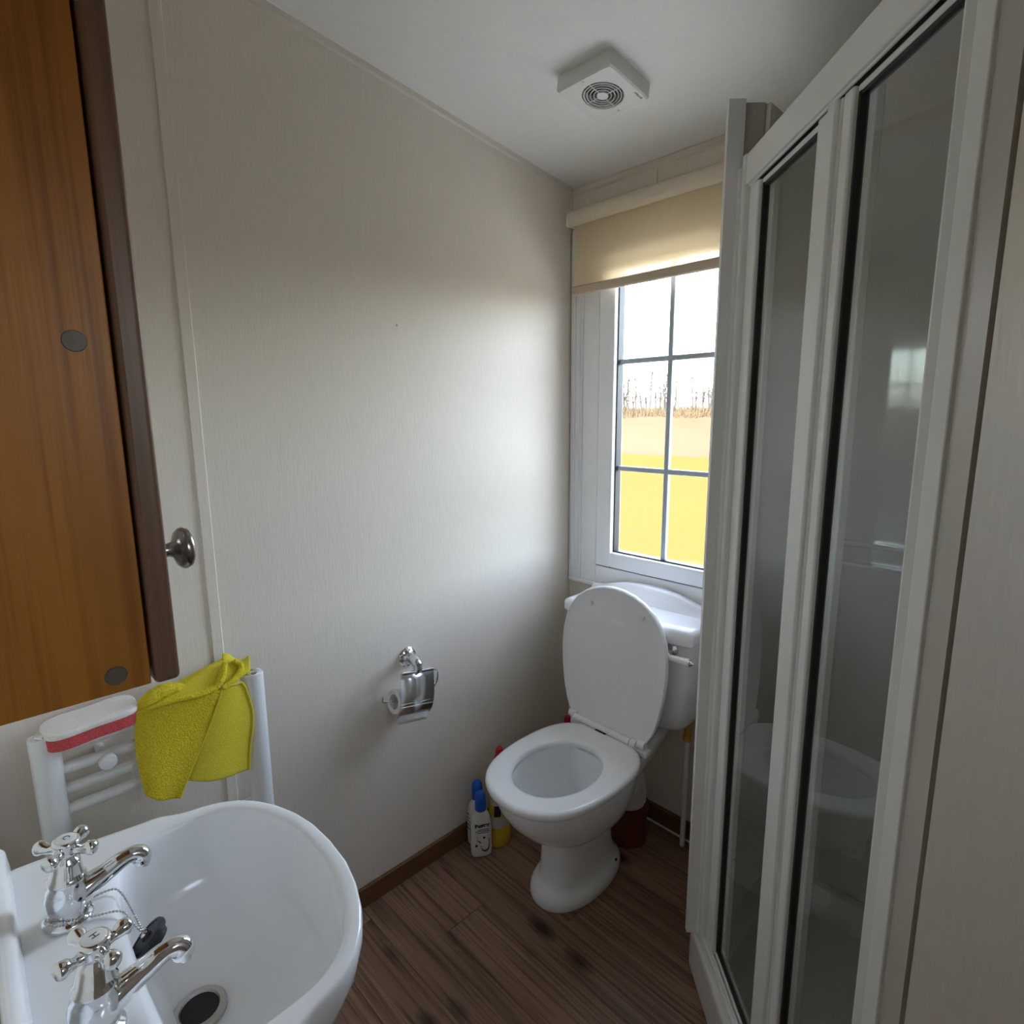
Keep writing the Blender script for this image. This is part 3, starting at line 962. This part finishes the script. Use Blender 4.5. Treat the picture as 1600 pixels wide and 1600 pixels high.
lv = NB(); lathe(lv, [(.009, 0), (.0095, .004), (.006, .005), (.005, .009), (.0035, .012), (.0015, .014), (0, .0145)], (1.263, .671, .658), (-.02, -1, .03), 16)
obj('handle_tip', lv, M['chrome'], toi)

bm = NB(); lathe(bm, [(.049, 0), (.058, .0005), (.058, .005), (.049, .0055)], (1.256, TY, .2065), (1, 0, -.06), 28, False, False)
obj('connector_seal', bm, M['rubber'], toi)
# pan connector and soil pipe
sp = thing('soil_pipe', (1.345, TY + .005, 0), 'brown soil pipe with white connector behind the toilet', 'pipe')
bm = NB(); lathe(bm, [(.060, 0), (.060, .10), (.064, .102), (.064, .118), (.058, .120)], (1.345, TY + .005, 0), n=32)
obj('pipe_socket', bm, M['brownpipe'], sp)
bm = NB(); tube(bm, spline([(1.345, TY + .005, .115), (1.345, TY + .004, .160), (1.332, TY + .002, .192), (1.300, TY, .203), (1.266, TY, .206)], 5), [.052] * 4 + [.056] * 10 + [.060] * 7, 24)
for dz in (.128, .140, .152):
    lathe(bm, [(.050, 0), (.056, .002), (.056, .007), (.050, .009)], (1.345, TY + .005, dz), n=28, cap0=False, cap1=False)
obj('pan_connector', bm, M['pipe'], sp, angle=.8)

ip = thing('inlet_pipe', (1.428, .752, 0), 'thin white vertical water pipe below the cistern', 'pipe')
bm = NB(); tube(bm, [(1.428, .752, 0), (1.428, .752, .345)], .0078, 14)
obj('riser', bm, M['pipe'], ip)
bm = NB(); lathe(bm, [(.010, 0), (.013, .002), (.013, .018), (.010, .020), (.010, .050), (.012, .052), (.012, .062)], (1.428, .752, .340), n=8)
obj('fitting', bm, M['brass'], ip)

# ------------------------------------------------------------------ wall hung basin
BY = 0.640
bs = thing('wash_basin', (XW, BY, .74), 'white ceramic wash basin with oval bowl', 'basin')
ho = [(XW + .002, .234), (0.0, .232), (.06, .222), (.115, .212), (.140, .2085), (.150, .204), (.160, .196), (.175, .191), (.195, .1865), (.215, .179), (.235, .165), (.253, .144), (.268, .117), (.280, .084), (.288, .046), (.2905, .0)]
def resample(poly, cx, cy, n):
    res = []
    pl = poly + [poly[0]]
    for i in range(n):
        t = 2 * math.pi * (i + .5) / n
        d = Vector((math.cos(t), math.sin(t))); best = None
        for (ax, ay), (bx, by) in zip(pl, pl[1:]):
            e = Vector((bx - ax, by - ay)); w = Vector((ax - cx, ay - cy))
            den = d.x * e.y - d.y * e.x
            if abs(den) < 1e-10: continue
            tt = (w.x * e.y - w.y * e.x) / den; uu = (w.x * d.y - w.y * d.x) / den
            if tt > 0 and -1e-6 <= uu <= 1 + 1e-6 and (best is None or tt > best): best = tt
        res.append((cx + d.x * best, cy + d.y * best))
    return res
NBS = 128
BC = (.170, 0.0)
outer = resample([(x, -h) for x, h in ho] + [(x, h) for x, h in ho[::-1][1:]], *BC, NBS)
hi_ = [(.073, .0), (.0735, .05), (.076, .10), (.082, .135), (.092, .151), (.104, .158), (.118, .1625), (.14, .1665), (.165, .168), (.19, .166), (.212, .156), (.231, .139), (.248, .110), (.260, .072), (.266, .036), (.2675, .0)]
inner = resample([(x, -h) for x, h in hi_] + [(x, h) for x, h in hi_[::-1][1:-1]], *BC, NBS)
def smooth2(p, it):
    for _ in range(it):
        p = [((p[i - 1][0] + 2 * p[i][0] + p[(i + 1) % len(p)][0]) / 4, (p[i - 1][1] + 2 * p[i][1] + p[(i + 1) % len(p)][1]) / 4) for i in range(len(p))]
    return p
inner = smooth2(inner, 2)
def scl(p, k, c, z, kx=None):
    return [(c[0] + (x - c[0]) * (kx or k), BY + c[1] + (y - c[1]) * k, z) for x, y in p]
def lerp2(t, z):
    return [(a[0] + (b_[0] - a[0]) * t, BY + a[1] + (b_[1] - a[1]) * t, z) for a, b_ in zip(outer, inner)]
ZR = .740
bm = NB()
CB = (XW + .002, 0.0)
rings = [scl(outer, .30, CB, .50), scl(outer, .42, CB, .53), scl(outer, .62, CB, .575), scl(outer, .80, CB, .625), scl(outer, .93, CB, .67), scl(outer, .985, CB, .705), scl(outer, .998, CB, .722),
         lerp2(0.0, .731), lerp2(.035, .7365), lerp2(.09, .7395), lerp2(.2, ZR), lerp2(.5, ZR), lerp2(.80, ZR - .0005), lerp2(.90, ZR - .002), lerp2(.96, ZR - .006), lerp2(1.0, ZR - .014)]
CI = (.160, 0.0)
rings += [scl(inner, .985, CI, .715), scl(inner, .955, CI, .69), scl(inner, .90, CI, .665), scl(inner, .81, CI, .645), scl(inner, .66, (.145, 0), .628), scl(inner, .46, (.128, 0), .619), scl(inner, .24, (.122, 0), .616)]
loft(bm, rings, True, True)
obj('bowl', bm, M['ceramic'], bs, angle=1.2, wn=False)
bm = NB()
prof = [(XW, ZR - .03), (-.0125, ZR - .03), (-.0105, ZR + .002), (-.0125, ZR + .024), (-.0165, ZR + .031), (XW, ZR + .032)]
loft(bm, [[(x, BY - .233, z) for x, z in prof], [(x, BY + .233, z) for x, z in prof]])
obj('upstand', bm, M['ceramic'], bs, bevel=.005, seg=3)
bm = NB(); lathe(bm, [(.028, -.004), (.028, .001), (.026, .003), (.021, .0032), (.019, .0)], (.124, BY, .6195), n=32, cap1=False)
obj('waste_ring', bm, M['steel'], bs)
bm = NB(); lathe(bm, [(.0195, -.001), (.0195, .0005)], (.124, BY, .6200), n=28)
obj('waste_hole', bm, M['rubber'], bs, smooth=False)

# taps
def make_tap(y, letter, rot, label):
    t = thing('tap', (.029, y, ZR), label, 'tap')
    o = Vector((.029, y, ZR + .0006))
    TM = Matrix.Translation(o) @ Matrix.Rotation(math.radians(5), 4, 'Y')
    def add(name, bm, mt, parent=t, **kw):
        bm.transform(TM); return obj(name, bm, mt, parent, **kw)
    bm = NB()
    lathe(bm, [(.0225, .0), (.0232, .002), (.0222, .0045), (.018, .006), (.0165, .009), (.0180, .015), (.0200, .022), (.0205, .030), (.0190, .038), (.0172, .045), (.0178, .0465), (.0178, .0495), (.0160, .0515), (.0150, .055), (.0128, .066), (.0118, .070), (.0095, .072), (.0085, .080)], n=36)
    add('body', bm, M['chrome'], angle=.9, wn=False)
    bm = NB()
    pts = spline([(.004, 0, .024), (.018, 0, .0295), (.038, 0, .0385), (.050, 0, .0445), (.060, 0, .0465), (.0675, 0, .0430), (.0700, 0, .0350)], 6)
    nn = len(pts)
    rad = [interp([(0, .0175), (.12, .0150), (.3, .0102), (.6, .0086), (.75, .0092), (.9, .0105), (1, .0100)], i / (nn - 1)) for i in range(nn)]
    tube(bm, pts, rad, 22)
    lathe(bm, [(.0082, 0), (.0082, -.004), (.0070, -.004)], (.0704, 0, .0340), (.25, 0, 1), 20)
    add('spout', bm, M['chrome'], angle=1.0, wn=False)
    bm = NB()
    lathe(bm, [(.0085, .074), (.011, .077), (.0118, .081), (.011, .0855), (.0125, .088), (.0130, .0905), (.0118, .0925), (.0095, .0930)], n=28)
    for j in range(4):
        a = rot + j * math.pi / 2
        c_, s_ = math.cos(a), math.sin(a)
        rr_ = [.0062, .0052, .0046, .0052, .0066, .0076, .0074, .0054, .0015]
        rr_x = [.008, .011, .0145, .018, .0215, .025, .028, .0305, .0318]
        tube(bm, [(r * c_, r * s_, .0815 + .0015 * (r > .02)) for r in rr_x], rr_, 16)
    h = add('cross_handle', bm, M['chrome'], angle=.9, wn=False)
    bm = NB(); lathe(bm, [(.0098, .0925), (.0096, .0938), (.0080, .0944), (0, .0945)], n=24)
    add('index_disc', bm, M['porcelain'], h)
    text_obj('index_letter', letter, .009, TM @ Matrix.Translation((0, 0, .0946)) @ Matrix.Rotation(math.radians(-70), 4, 'Z'), M['ink_pale'], h)
    return t
make_tap(BY + .090, 'C', .90, 'chrome cross-head cold tap with chain round its base')
make_tap(BY - .075, 'H', .36, 'chrome cross-head hot tap without a chain round its base')

# plug on a ball chain
pg = thing('basin_plug', (.09, BY + .02, .715), 'black rubber basin plug hanging on a bead chain', 'plug')
pc = Vector((.0935, BY + .032, .709)); pax = Vector((-.55, .30, .78)).normalized()
bm = NB(); lathe(bm, [(.0, -.004), (.015, -.004), (.0165, .002), (.0195, .003), (.0205, .006), (.0195, .009), (.016, .0095), (.0155, .0085), (.006, .0085), (.005, .010), (0, .010)], pc, pax, 32, False, False)
bmesh.ops.remove_doubles(bm, verts=bm.verts, dist=1e-5)
obj('stopper', bm, M['rubber'], pg)
bm = NB()
beads = []
tapc = Vector((.029, BY + .090, ZR))
ringp = [tapc + Vector((.0190 * math.cos(a), .0190 * math.sin(a), .0085 + .003 * math.sin(a * 2))) for a in [2 * math.pi * i / 26 for i in range(27)]]
att = pc + pax * .012
s1 = spline([tapc + Vector((.012, .016, .010)), (.050, BY + .104, ZR + .0025), (.071, BY + .101, ZR + .002), (.0785, BY + .095, ZR - .004), (.0835, BY + .068, ZR - .013), att], 8)
s2 = spline([tapc + Vector((.017, -.008, .009)), (.046, BY + .074, ZR + .0025), (.066, BY + .064, ZR + .002), (.0745, BY + .058, ZR - .001), (.0795, BY + .047, ZR - .010), att], 8)
def along(pts, step):
    o = [pts[0]]; acc = 0
    for a, b_ in zip(pts, pts[1:]):
        L = (b_ - a).length; d = step - acc
        while d <= L:
            o.append(a.lerp(b_, d / L)); d += step
        acc = L - (d - step)
    return o
for path in (ringp, s1, s2):
    for p in along([Vector(q) for q in path], .0034):
        bmesh.ops.create_icosphere(bm, subdivisions=1, radius=.0016, matrix=Matrix.Translation(p))
    tube(bm, path, .0007, 5)
ch = obj('chain', bm, M['steel'], pg, wn=False)
ch['kind'] = 'stuff'
bm = NB()
tube(bm, [att + Vector((.004 * math.cos(a), .002, .004 * math.sin(a))) for a in [2 * math.pi * i / 14 for i in range(15)]], .0009, 6)
lathe(bm, [(.004, 0), (.004, .003), (.002, .005), (0, .005)], pc + pax * .009, pax, 14)
obj('eyelet', bm, M['chrome'], pg)

# ------------------------------------------------------------------ wall cabinet with mirror door
CY0, CY1, CZ0, CZ1 = .45, .83, 1.094, 1.78
cab = thing('mirror_cabinet', (.03, CY0, CZ0), 'orange-brown wooden wall cabinet with mirror door above the basin', 'cabinet')
bm = NB(); box(bm, (XW, CY0, CZ0), (.0815, CY1, CZ1))
obj('carcass', bm, M['cabwood'], cab, bevel=.001)
dr = None
bm = NB(); box(bm, (.0835, CY0 - .0005, CZ0 - .002), (.1000, CY1, CZ1))
dr = obj('door', bm, M['dooredge'], cab, bevel=.004, seg=4)
bm = NB(); box(bm, (.0998, CY0 + .012, CZ0 + .012), (.1012, CY1 - .012, CZ1 - .012))
obj('mirror_panel', bm, M['mirror'], dr, smooth=False)
bm = NB(); lathe(bm, [(.0065, 0), (.0055, .004), (.005, .008), (.006, .011), (.0125, .0135), (.0155, .0165), (.0160, .019), (.0145, .0225), (.010, .0248), (0, .0258)], (.1005, .487, 1.1795), (1, 0, 0), 30)
obj('knob', bm, M['knobdark'], dr, angle=1.0, wn=False)
for x, z in ((.063, 1.326), (.062, 1.107)):
    bm = NB(); lathe(bm, [(.0066, 0), (.0062, .0008), (0, .001)], (x - .0005, CY0, z - .0005), (0, -1, 0), 22)
    obj('screw_cap', bm, M['cap'], cab)

# ------------------------------------------------------------------ towel radiator
YR = 1.152
rad = thing('towel_radiator', (.21, YR, .25), 'white ladder towel radiator on the long wall behind basin', 'radiator')
def dpost(xc):
    bm = NB()
    prof = [(-.0205, .010), (-.0205, -.004), (-.017, -.012), (-.009, -.0165), (.0, -.018), (.009, -.0165), (.017, -.012), (.0205, -.004), (.0205, .010), (.017, .014), (-.017, .014)]
    rings = [[(xc + x, YR + y, z) for x, y in prof] for z in (.25, .764)]
    rings.append([(xc + x * .93, YR + y * .93, .7675) for x, y in prof])
    loft(bm, rings)
    p = obj('post', bm, M['radiator'], rad, angle=.7)
    bm = NB(); lathe(bm, [(.0125, 0), (.0125, .004), (.0105, .0055), (.006, .0055), (.0055, .0045), (0, .0045)], (xc, YR - .002, .7665), n=24)
    obj('end_cap', bm, M['chrome'], p)
dpost(.050); dpost(.381)
for z in (.7385, .699, .662, .625, .49, .453, .416, .379):
    bm = NB(); tube(bm, [(.052, YR + .002, z), (.379, YR + .002, z)], .0098, 16)
    obj('rung', bm, M['radiator'], rad)
for x, z in ((.128, .6955), (.203, .626)):
    bm = NB(); lathe(bm, [(.006, -.045), (.006, 0), (.0125, .001), (.0135, .004), (.0135, .010), (.012, .0125), (0, .0135)], (x, YR - .012, z), (0, -1, 0), 24)
    obj('bracket_knob', bm, M['radiator'], rad)
for x in (.128, .330):
    bm = NB(); tube(bm, [(x, YR + .01, .6805), (x, YA, .6805)], .008, 12)
    obj('wall_bracket', bm, M['radiator'], rad)

# sponge lying along the top rung
spg = thing('sponge', (.14, 1.165, .755), 'pink bath sponge with white scouring pad on the radiator', 'sponge')
def spo(z0, z1, g):
    rings = []
    N = 40
    def outl(k, z):
        o = []
        for i in range(N):
            t = 2 * math.pi * i / N
            c_, s_ = math.cos(t), math.sin(t)
            x = .068 * math.copysign(abs(c_) ** .42, c_); y = .039 * math.copysign(abs(s_) ** .62, s_)
            y *= 1 - .10 * math.exp(-(x / .03) ** 2)
            o.append((x * k, y * k, z))
        return o
    return [outl(.985, z0), outl(1.0, z0 + .002), outl(1.0, z1 - g), outl(.985, z1 - g * .4), outl(.95, z1), outl(.6, z1 + .001)]
SM = Matrix.Translation((.1165, 1.160, .7490)) @ Matrix.Rotation(math.radians(3), 4, 'Z') @ Matrix.Rotation(math.radians(-2), 4, 'Y') @ Matrix.Rotation(math.radians(3), 4, 'X')
bm = NB(); loft(bm, spo(0, .020, .001)); bm.transform(SM)
obj('foam', bm, M['sponge'], spg, angle=.9)
bm = NB(); loft(bm, spo(.0202, .029, .003)); bm.transform(SM)
obj('scouring_pad', bm, M['scourer'], spg, angle=.9)

# cloth hung over the right of the top rung
clo = thing('cleaning_cloth', (.29, 1.13, .64), 'bright yellow terry cloth draped over the radiator', 'cloth')
def sheet(name, corners, nu, nv, fold, mt, thick=.0032, seed=0):
    """corners: TL, TR, BR, BL as (x, y, z); fold(u, v) displaces along y (towards the room when negative)"""
    bm = NB()
    TL, TR, BR, BL = [Vector(c_) for c_ in corners]
    r = random.Random(seed)
    g = []
    for j in range(nv + 1):
        v = j / nv
        row = []
        for i in range(nu + 1):
            u = i / nu
            p = TL.lerp(TR, u).lerp(BL.lerp(BR, u), v)
            d = fold(u, v)
            if isinstance(d, tuple): p = p + Vector(d)
            else: p = p + Vector((0, d, 0))
            row.append(bm.verts.new(p))
        g.append(row)
    for j in range(nv):
        for i in range(nu):
            bm.faces.new((g[j][i], g[j][i + 1], g[j + 1][i + 1], g[j + 1][i]))
    o = obj(name, bm, mt, clo, wn=False, angle=3.1)
    sd_ = o.modifiers.new('solid', 'SOLIDIFY'); sd_.thickness = thick; sd_.offset = 0
    ss = o.modifiers.new('sub', 'SUBSURF'); ss.levels = 1; ss.render_levels = 1
    return o
sheet('front_flap', [(.175, 1.132, .769), (.316, 1.128, .763), (.223, 1.110, .588), (.171, 1.116, .622)], 24, 24,
      lambda u, v: (-.006 * math.sin(v * 3.1) * (1 - u) + .004 * math.sin(v * 3.1) * u, -.007 * math.sin(u * 3.1) * (1 - v * .4) - .007 * v * math.sin(u * 5.2 + .6) + .003 * math.sin(v * 5), .006 * math.sin(u * 3.14) * (1 - v) - .006 * math.sin(u * 3.1) * v), M['cloth'], seed=1)
sheet('side_flap', [(.308, 1.142, .764), (.358, 1.138, .757), (.339, 1.126, .574), (.235, 1.130, .613)], 18, 22,
      lambda u, v: (.020 * math.sin(min(v * 1.5, 1) * 3.14 * .75) * u, -.008 * math.sin(u * 4 + .4) * (.4 + v) - .003, -.006 * math.sin(u * 3.1) * v), M['clothback'], seed=2)
# gathered top, rolled over the rung
def roll_(name, pts, rads, mt, flat=.6, seed=0):
    bm = NB()
    r = random.Random(seed)
    p = spline(pts, 6)
    n_ = len(p)
    rr_ = [interp([(i / (len(rads) - 1), q) for i, q in enumerate(rads)], i / (n_ - 1)) for i in range(n_)]
    tube(bm, p, rr_, 14, True, flat)
    for v in bm.verts:
        v.co += Vector((r.uniform(-1, 1), r.uniform(-1, 1), r.uniform(-1, 1))) * .0012
    o = obj(name, bm, mt, clo, wn=False, angle=3.1)
    ss = o.modifiers.new('sub', 'SUBSURF'); ss.levels = 1; ss.render_levels = 1
    return o
sheet('top_flap', [(.196, 1.176, .768), (.344, 1.176, .806), (.318, 1.130, .765), (.178, 1.132, .769)], 22, 12,
      lambda u, v: (0, 0, .010 * math.sin(v * 3.1) + .003 * math.sin(u * 9 + v * 3) * math.sin(v * 3.1)), M['clothback'], seed=5)
sheet('top_flap', [(.336, 1.176, .809), (.386, 1.170, .793), (.378, 1.150, .770), (.322, 1.136, .758)], 14, 12,
      lambda u, v: (0, 0, .007 * math.sin(u * 6.0 + 1) * (1 - v) + .004 * math.sin(v * 3)), M['clothback'], seed=6)
roll_('gathered_fold', [(.178, 1.140, .764), (.196, 1.142, .778), (.222, 1.146, .786), (.248, 1.150, .782), (.266, 1.150, .776)], [.008, .014, .015, .011, .005], M['cloth'], .9, 4)
roll_('gathered_fold', [(.186, 1.130, .767), (.225, 1.127, .772), (.268, 1.126, .769), (.300, 1.128, .770), (.318, 1.134, .782), (.332, 1.152, .806)], [.005, .008, .009, .009, .009, .006], M['cloth'], .8, 3)
roll_('gathered_fold', [(.352, 1.162, .800), (.362, 1.150, .786), (.345, 1.138, .772), (.316, 1.128, .764)], [.005, .007, .007, .005], M['cloth'], .8, 8)
# hems
def hem(pts):
    bm = NB(); tube(bm, spline(pts, 6), .0020, 8); obj('hem', bm, M['clothback'], clo)
hem([(.316, 1.127, .763), (.297, 1.125, .719), (.2735, 1.1215, .6755), (.2465, 1.1155, .632), (.223, 1.1095, .588)])
hem([(.316, 1.129, .765), (.340, 1.132, .763), (.358, 1.136, .756), (.3697, 1.135, .702), (.368, 1.134, .665), (.359, 1.133, .62), (.353, 1.132, .574)])

# ------------------------------------------------------------------ toilet paper holder
tpx, tpz = .795, .648
hd = thing('paper_holder', (.80, YA, .645), 'chrome toilet paper holder with lid on the long wall', 'paper holder')
bm = NB(); lathe(bm, [(.0265, 0), (.0265, .003), (.0235, .0055), (.0235, .008), (.019, .0105), (.015, .014), (.0125, .020), (.0120, .03)], (.800, YA, .646), (0, -1, 0), 32)
obj('wall_rose', bm, M['chrome'], hd)
bm = NB(); tube(bm, spline([(.800, YA - .020, .648), (.797, YA - .040, .650), (.795, YA - .054, .644), (.794, YA - .058, .634), (.794, YA - .058, .627)], 5), [.0135] * 6 + [.0135] * 6 + [.0115] * 9, 16)
obj('arm', bm, M['chrome'], hd)
bm = NB()
AX = YA - .062
TR_ = Matrix.Translation((.794, 0, .622)) @ Matrix.Rotation(math.radians(11), 4, 'Y') @ Matrix.Translation((-.794, 0, -.622))
# cover: flat upper leaf curling over the roll
prof = [(AX + .002, .6265), (AX - .004, .610), (AX - .010, .590), (AX - .014, .572), (AX - .0155, .556), (AX - .015, .541), (AX - .012, .528), (AX - .006, .517)]
rings = [[(x, y, z) for y, z in prof] for x in (.738, .840)]
loft(bm, rings, False, False, closed=False)
bm.transform(TR_)
o = obj('cover', bm, M['chrome_soft'], hd, angle=1.2, wn=False)
sdm = o.modifiers.new('solid', 'SOLIDIFY'); sdm.thickness = .0014
for z_, yy in ((.553, AX - .0162), (.5445, AX - .0160)):
    bm = NB(); tube(bm, [(.739, yy, z_), (.839, yy, z_)], .0011, 6); bm.transform(TR_)
    obj('cover_rib', bm, M['chrome'], hd)
bm = NB(); tube(bm, spline([(.742, AX, .628), (.80, AX, .628), (.838, AX, .628), (.853, AX, .618), (.856, AX, .598), (.848, AX + .004, .574), (.842, AX + .012, .562), (.80, AX + .016, .556), (.715, AX + .018, .552), (.706, AX + .022, .566)], 6), .0028, 8); bm.transform(TR_)
obj('wire_rail', bm, M['chrome'], hd)
tr = thing('toilet_roll', (.79, YA - .043, .548), 'white toilet paper roll hanging under the chrome lid', 'toilet paper')
bm = NB(); rr_ = .0305
lathe(bm, [(.019, 0), (rr_ - .001, 0), (rr_, .001), (rr_, .093), (rr_ - .001, .094), (.019, .094), (.019, 0)], (.741, YA - .043, .548), (1, 0, 0), 40, False, False); bm.transform(TR_)
obj('paper', bm, M['paper'], tr, angle=.7)
bm = NB()
prof = [(YA - .043 - .0307 * math.cos(a), .548 + .0307 * math.sin(a)) for a in [x * .2 for x in range(3, -3, -1)]] + [(YA - .0705, .525), (YA - .069, .508), (YA - .067, .497)]
loft(bm, [[(x, y - .0006, z) for y, z in prof] for x in (.745, .79, .833)], False, False, closed=False)
bm.transform(TR_)
o = obj('loose_sheet', bm, M['paper'], tr, angle=3.0, wn=False)
sdm = o.modifiers.new('solid', 'SOLIDIFY'); sdm.thickness = .0006

# ------------------------------------------------------------------ bottles on the floor
def white_bottle(cx, cy, ang, h, label, writing):
    t = thing('cleaner_bottle', (cx, cy, 0), label, 'bottle', )
    Mx = Matrix.Translation((cx, cy, 0)) @ Matrix.Rotation(ang, 4, 'Z')      # local -Y is the face
    def add(name, bm, mt, parent=t, **kw):
        bm.transform(Mx); return obj(name, bm, mt, parent, **kw)
    def se(hx, hy, z, e=3.2, n=40):
        r = []
        for i in range(n):
            a = 2 * math.pi * i / n; c_, s_ = math.cos(a), math.sin(a)
            r.append((hx * math.copysign(abs(c_) ** (2 / e), c_), hy * math.copysign(abs(s_) ** (2 / e), s_), z))
        return r
    bm = NB()
    loft(bm, [se(.027, .0165, 0), se(.030, .0190, .003), se(.031, .0200, .02), se(.031, .0200, .085), se(.0295, .0190, .105), se(.025, .0170, .124), se(.019, .0145, .136, 2.4), se(.0135, .0130, .142, 2), se(.0125, .0125, .150, 2)])
    add('body', bm, M['whitep'], angle=.9, wn=False)
    bm = NB()
    lathe(bm, [(.0160, .143), (.0166, .145), (.0164, .166), (.0158, .168), (.0156, .184), (.0140, .192), (.0100, .1965), (0, .1975)], n=26)
    add('flip_cap', bm, M['bluecap'], angle=.6)
    if writing:
        F_ = Mx @ frame_mtx((0, -.0202, 0), (1, 0, 0), (0, 0, 1))
        text_obj('brand_lettering', 'Buster', .0165, F_ @ Matrix.Translation((.001, .104, .0008)) @ Matrix.Rotation(.08, 4, 'Z'), M['ink'], t, bold=.0006)
    bm = NB()
    yy = -.0204
    for z, w, x in ((.0905, .016, .004), (.0855, .021, .001), (.080, .018, .002)):
        box(bm, (x - w, yy - .0003, z - .0011), (x + w, yy, z + .0011))
    add('small_print', bm, M['ink_pale'], smooth=False)
    bm = NB()
    tube(bm, [(-.014, yy, .068), (-.012, yy, .056), (-.004, yy, .050)], .0042, 8, True, .12)
    tube(bm, spline([(.021, yy, .060), (.021, yy, .040), (.018, yy, .028), (.009, yy, .022), (.000, yy, .027), (-.003, yy, .038)], 5), .0052, 8, True, .12)
    lathe(bm, [(.0035, 0), (.0035, .0004)], (.006, yy, .064), (0, -1, 0), 12)
    lathe(bm, [(.004, 0), (.004, .0004)], (-.017, yy, .040), (0, -1, 0), 12)
    add('drain_picture', bm, M['ink'], smooth=False)
    if True:
        bm = NB()
        for z in (.100, .088, .078, .066, .054):
            box(bm, (-.0312, -.006, z - .002), (-.0309, .008, z + .002))
        add('side_print', bm, M['ink'], smooth=False)
    return t
white_bottle(.980, 1.153, math.radians(-32), .196, 'front white drain cleaner bottle with blue cap by the skirting', True)
white_bottle(1.006, 1.198, math.radians(-12), .196, 'rear white bottle with blue cap half hidden behind its twin', True)

yb_ = thing('toilet_cleaner_bottle', (1.052, 1.152, 0), 'tall yellow cleaner bottle with red cap beside toilet bowl', 'bottle')
bm = NB(); YC = (1.052, 1.152, 0)
def yl(r, z, sh=0.0, k=.78, n=32):
    return [(YC[0] + sh + r * math.cos(2 * math.pi * i / n), YC[1] + r * k * math.sin(2 * math.pi * i / n), z) for i in range(n)]
loft(bm, [yl(.035, 0), yl(.038, .004), yl(.038, .036), yl(.0365, .040), yl(.035, .044), yl(.0345, .06), yl(.033, .12), yl(.030, .165), yl(.025, .20), yl(.020, .232, .002), yl(.0165, .252, .004), yl(.0155, .258, .005)])
obj('body', bm, M['yellow'], yb_, angle=.8, wn=False)
bm = NB(); lathe(bm, [(.0165, .256), (.0170, .258), (.0165, .274), (.0135, .282), (.0115, .292), (.0105, .303), (.006, .308), (0, .309)], (YC[0] + .005, YC[1], 0), n=24)
obj('cap', bm, M['redcap'], yb_)
bm = NB()
for j, z in enumerate((.062, .085, .11, .135, .155)):
    pass
def arc_label(z0, z1, r0, r1, a0, a1, mt, name, n=16):
    bm = NB()
    rings = []
    for i in range(n + 1):
        a = a0 + (a1 - a0) * i / n
        rings.append([(YC[0] + r0 * math.cos(a), YC[1] + r0 * .78 * math.sin(a), z0), (YC[0] + r1 * math.cos(a), YC[1] + r1 * .78 * math.sin(a), z1)])
    loft(bm, rings, False, False, closed=False)
    obj(name, bm, mt, yb_, wn=False)
arc_label(.060, .158, .0350, .0310, math.radians(165), math.radians(290), M['label'], 'label')
arc_label(.100, .135, .0338, .0325, math.radians(205), math.radians(245), M['ink'], 'label_emblem', 8)

rc = thing('red_cap_bottle', (1.37, 1.150, 0), 'bottle with red cap mostly hidden behind the toilet seat', 'bottle')
bm = NB(); lathe(bm, [(.028, 0), (.030, .003), (.030, .15), (.026, .18), (.014, .205), (.0125, .22)], (1.37, 1.155, 0), n=28)
obj('body', bm, M['yellow'], rc, angle=.7)
bm = NB(); lathe(bm, [(.0150, .215), (.0155, .217), (.0150, .245), (.012, .262), (.010, .280), (0, .283)], (1.37, 1.155, 0), n=24)
obj('cap', bm, M['redcap'], rc)
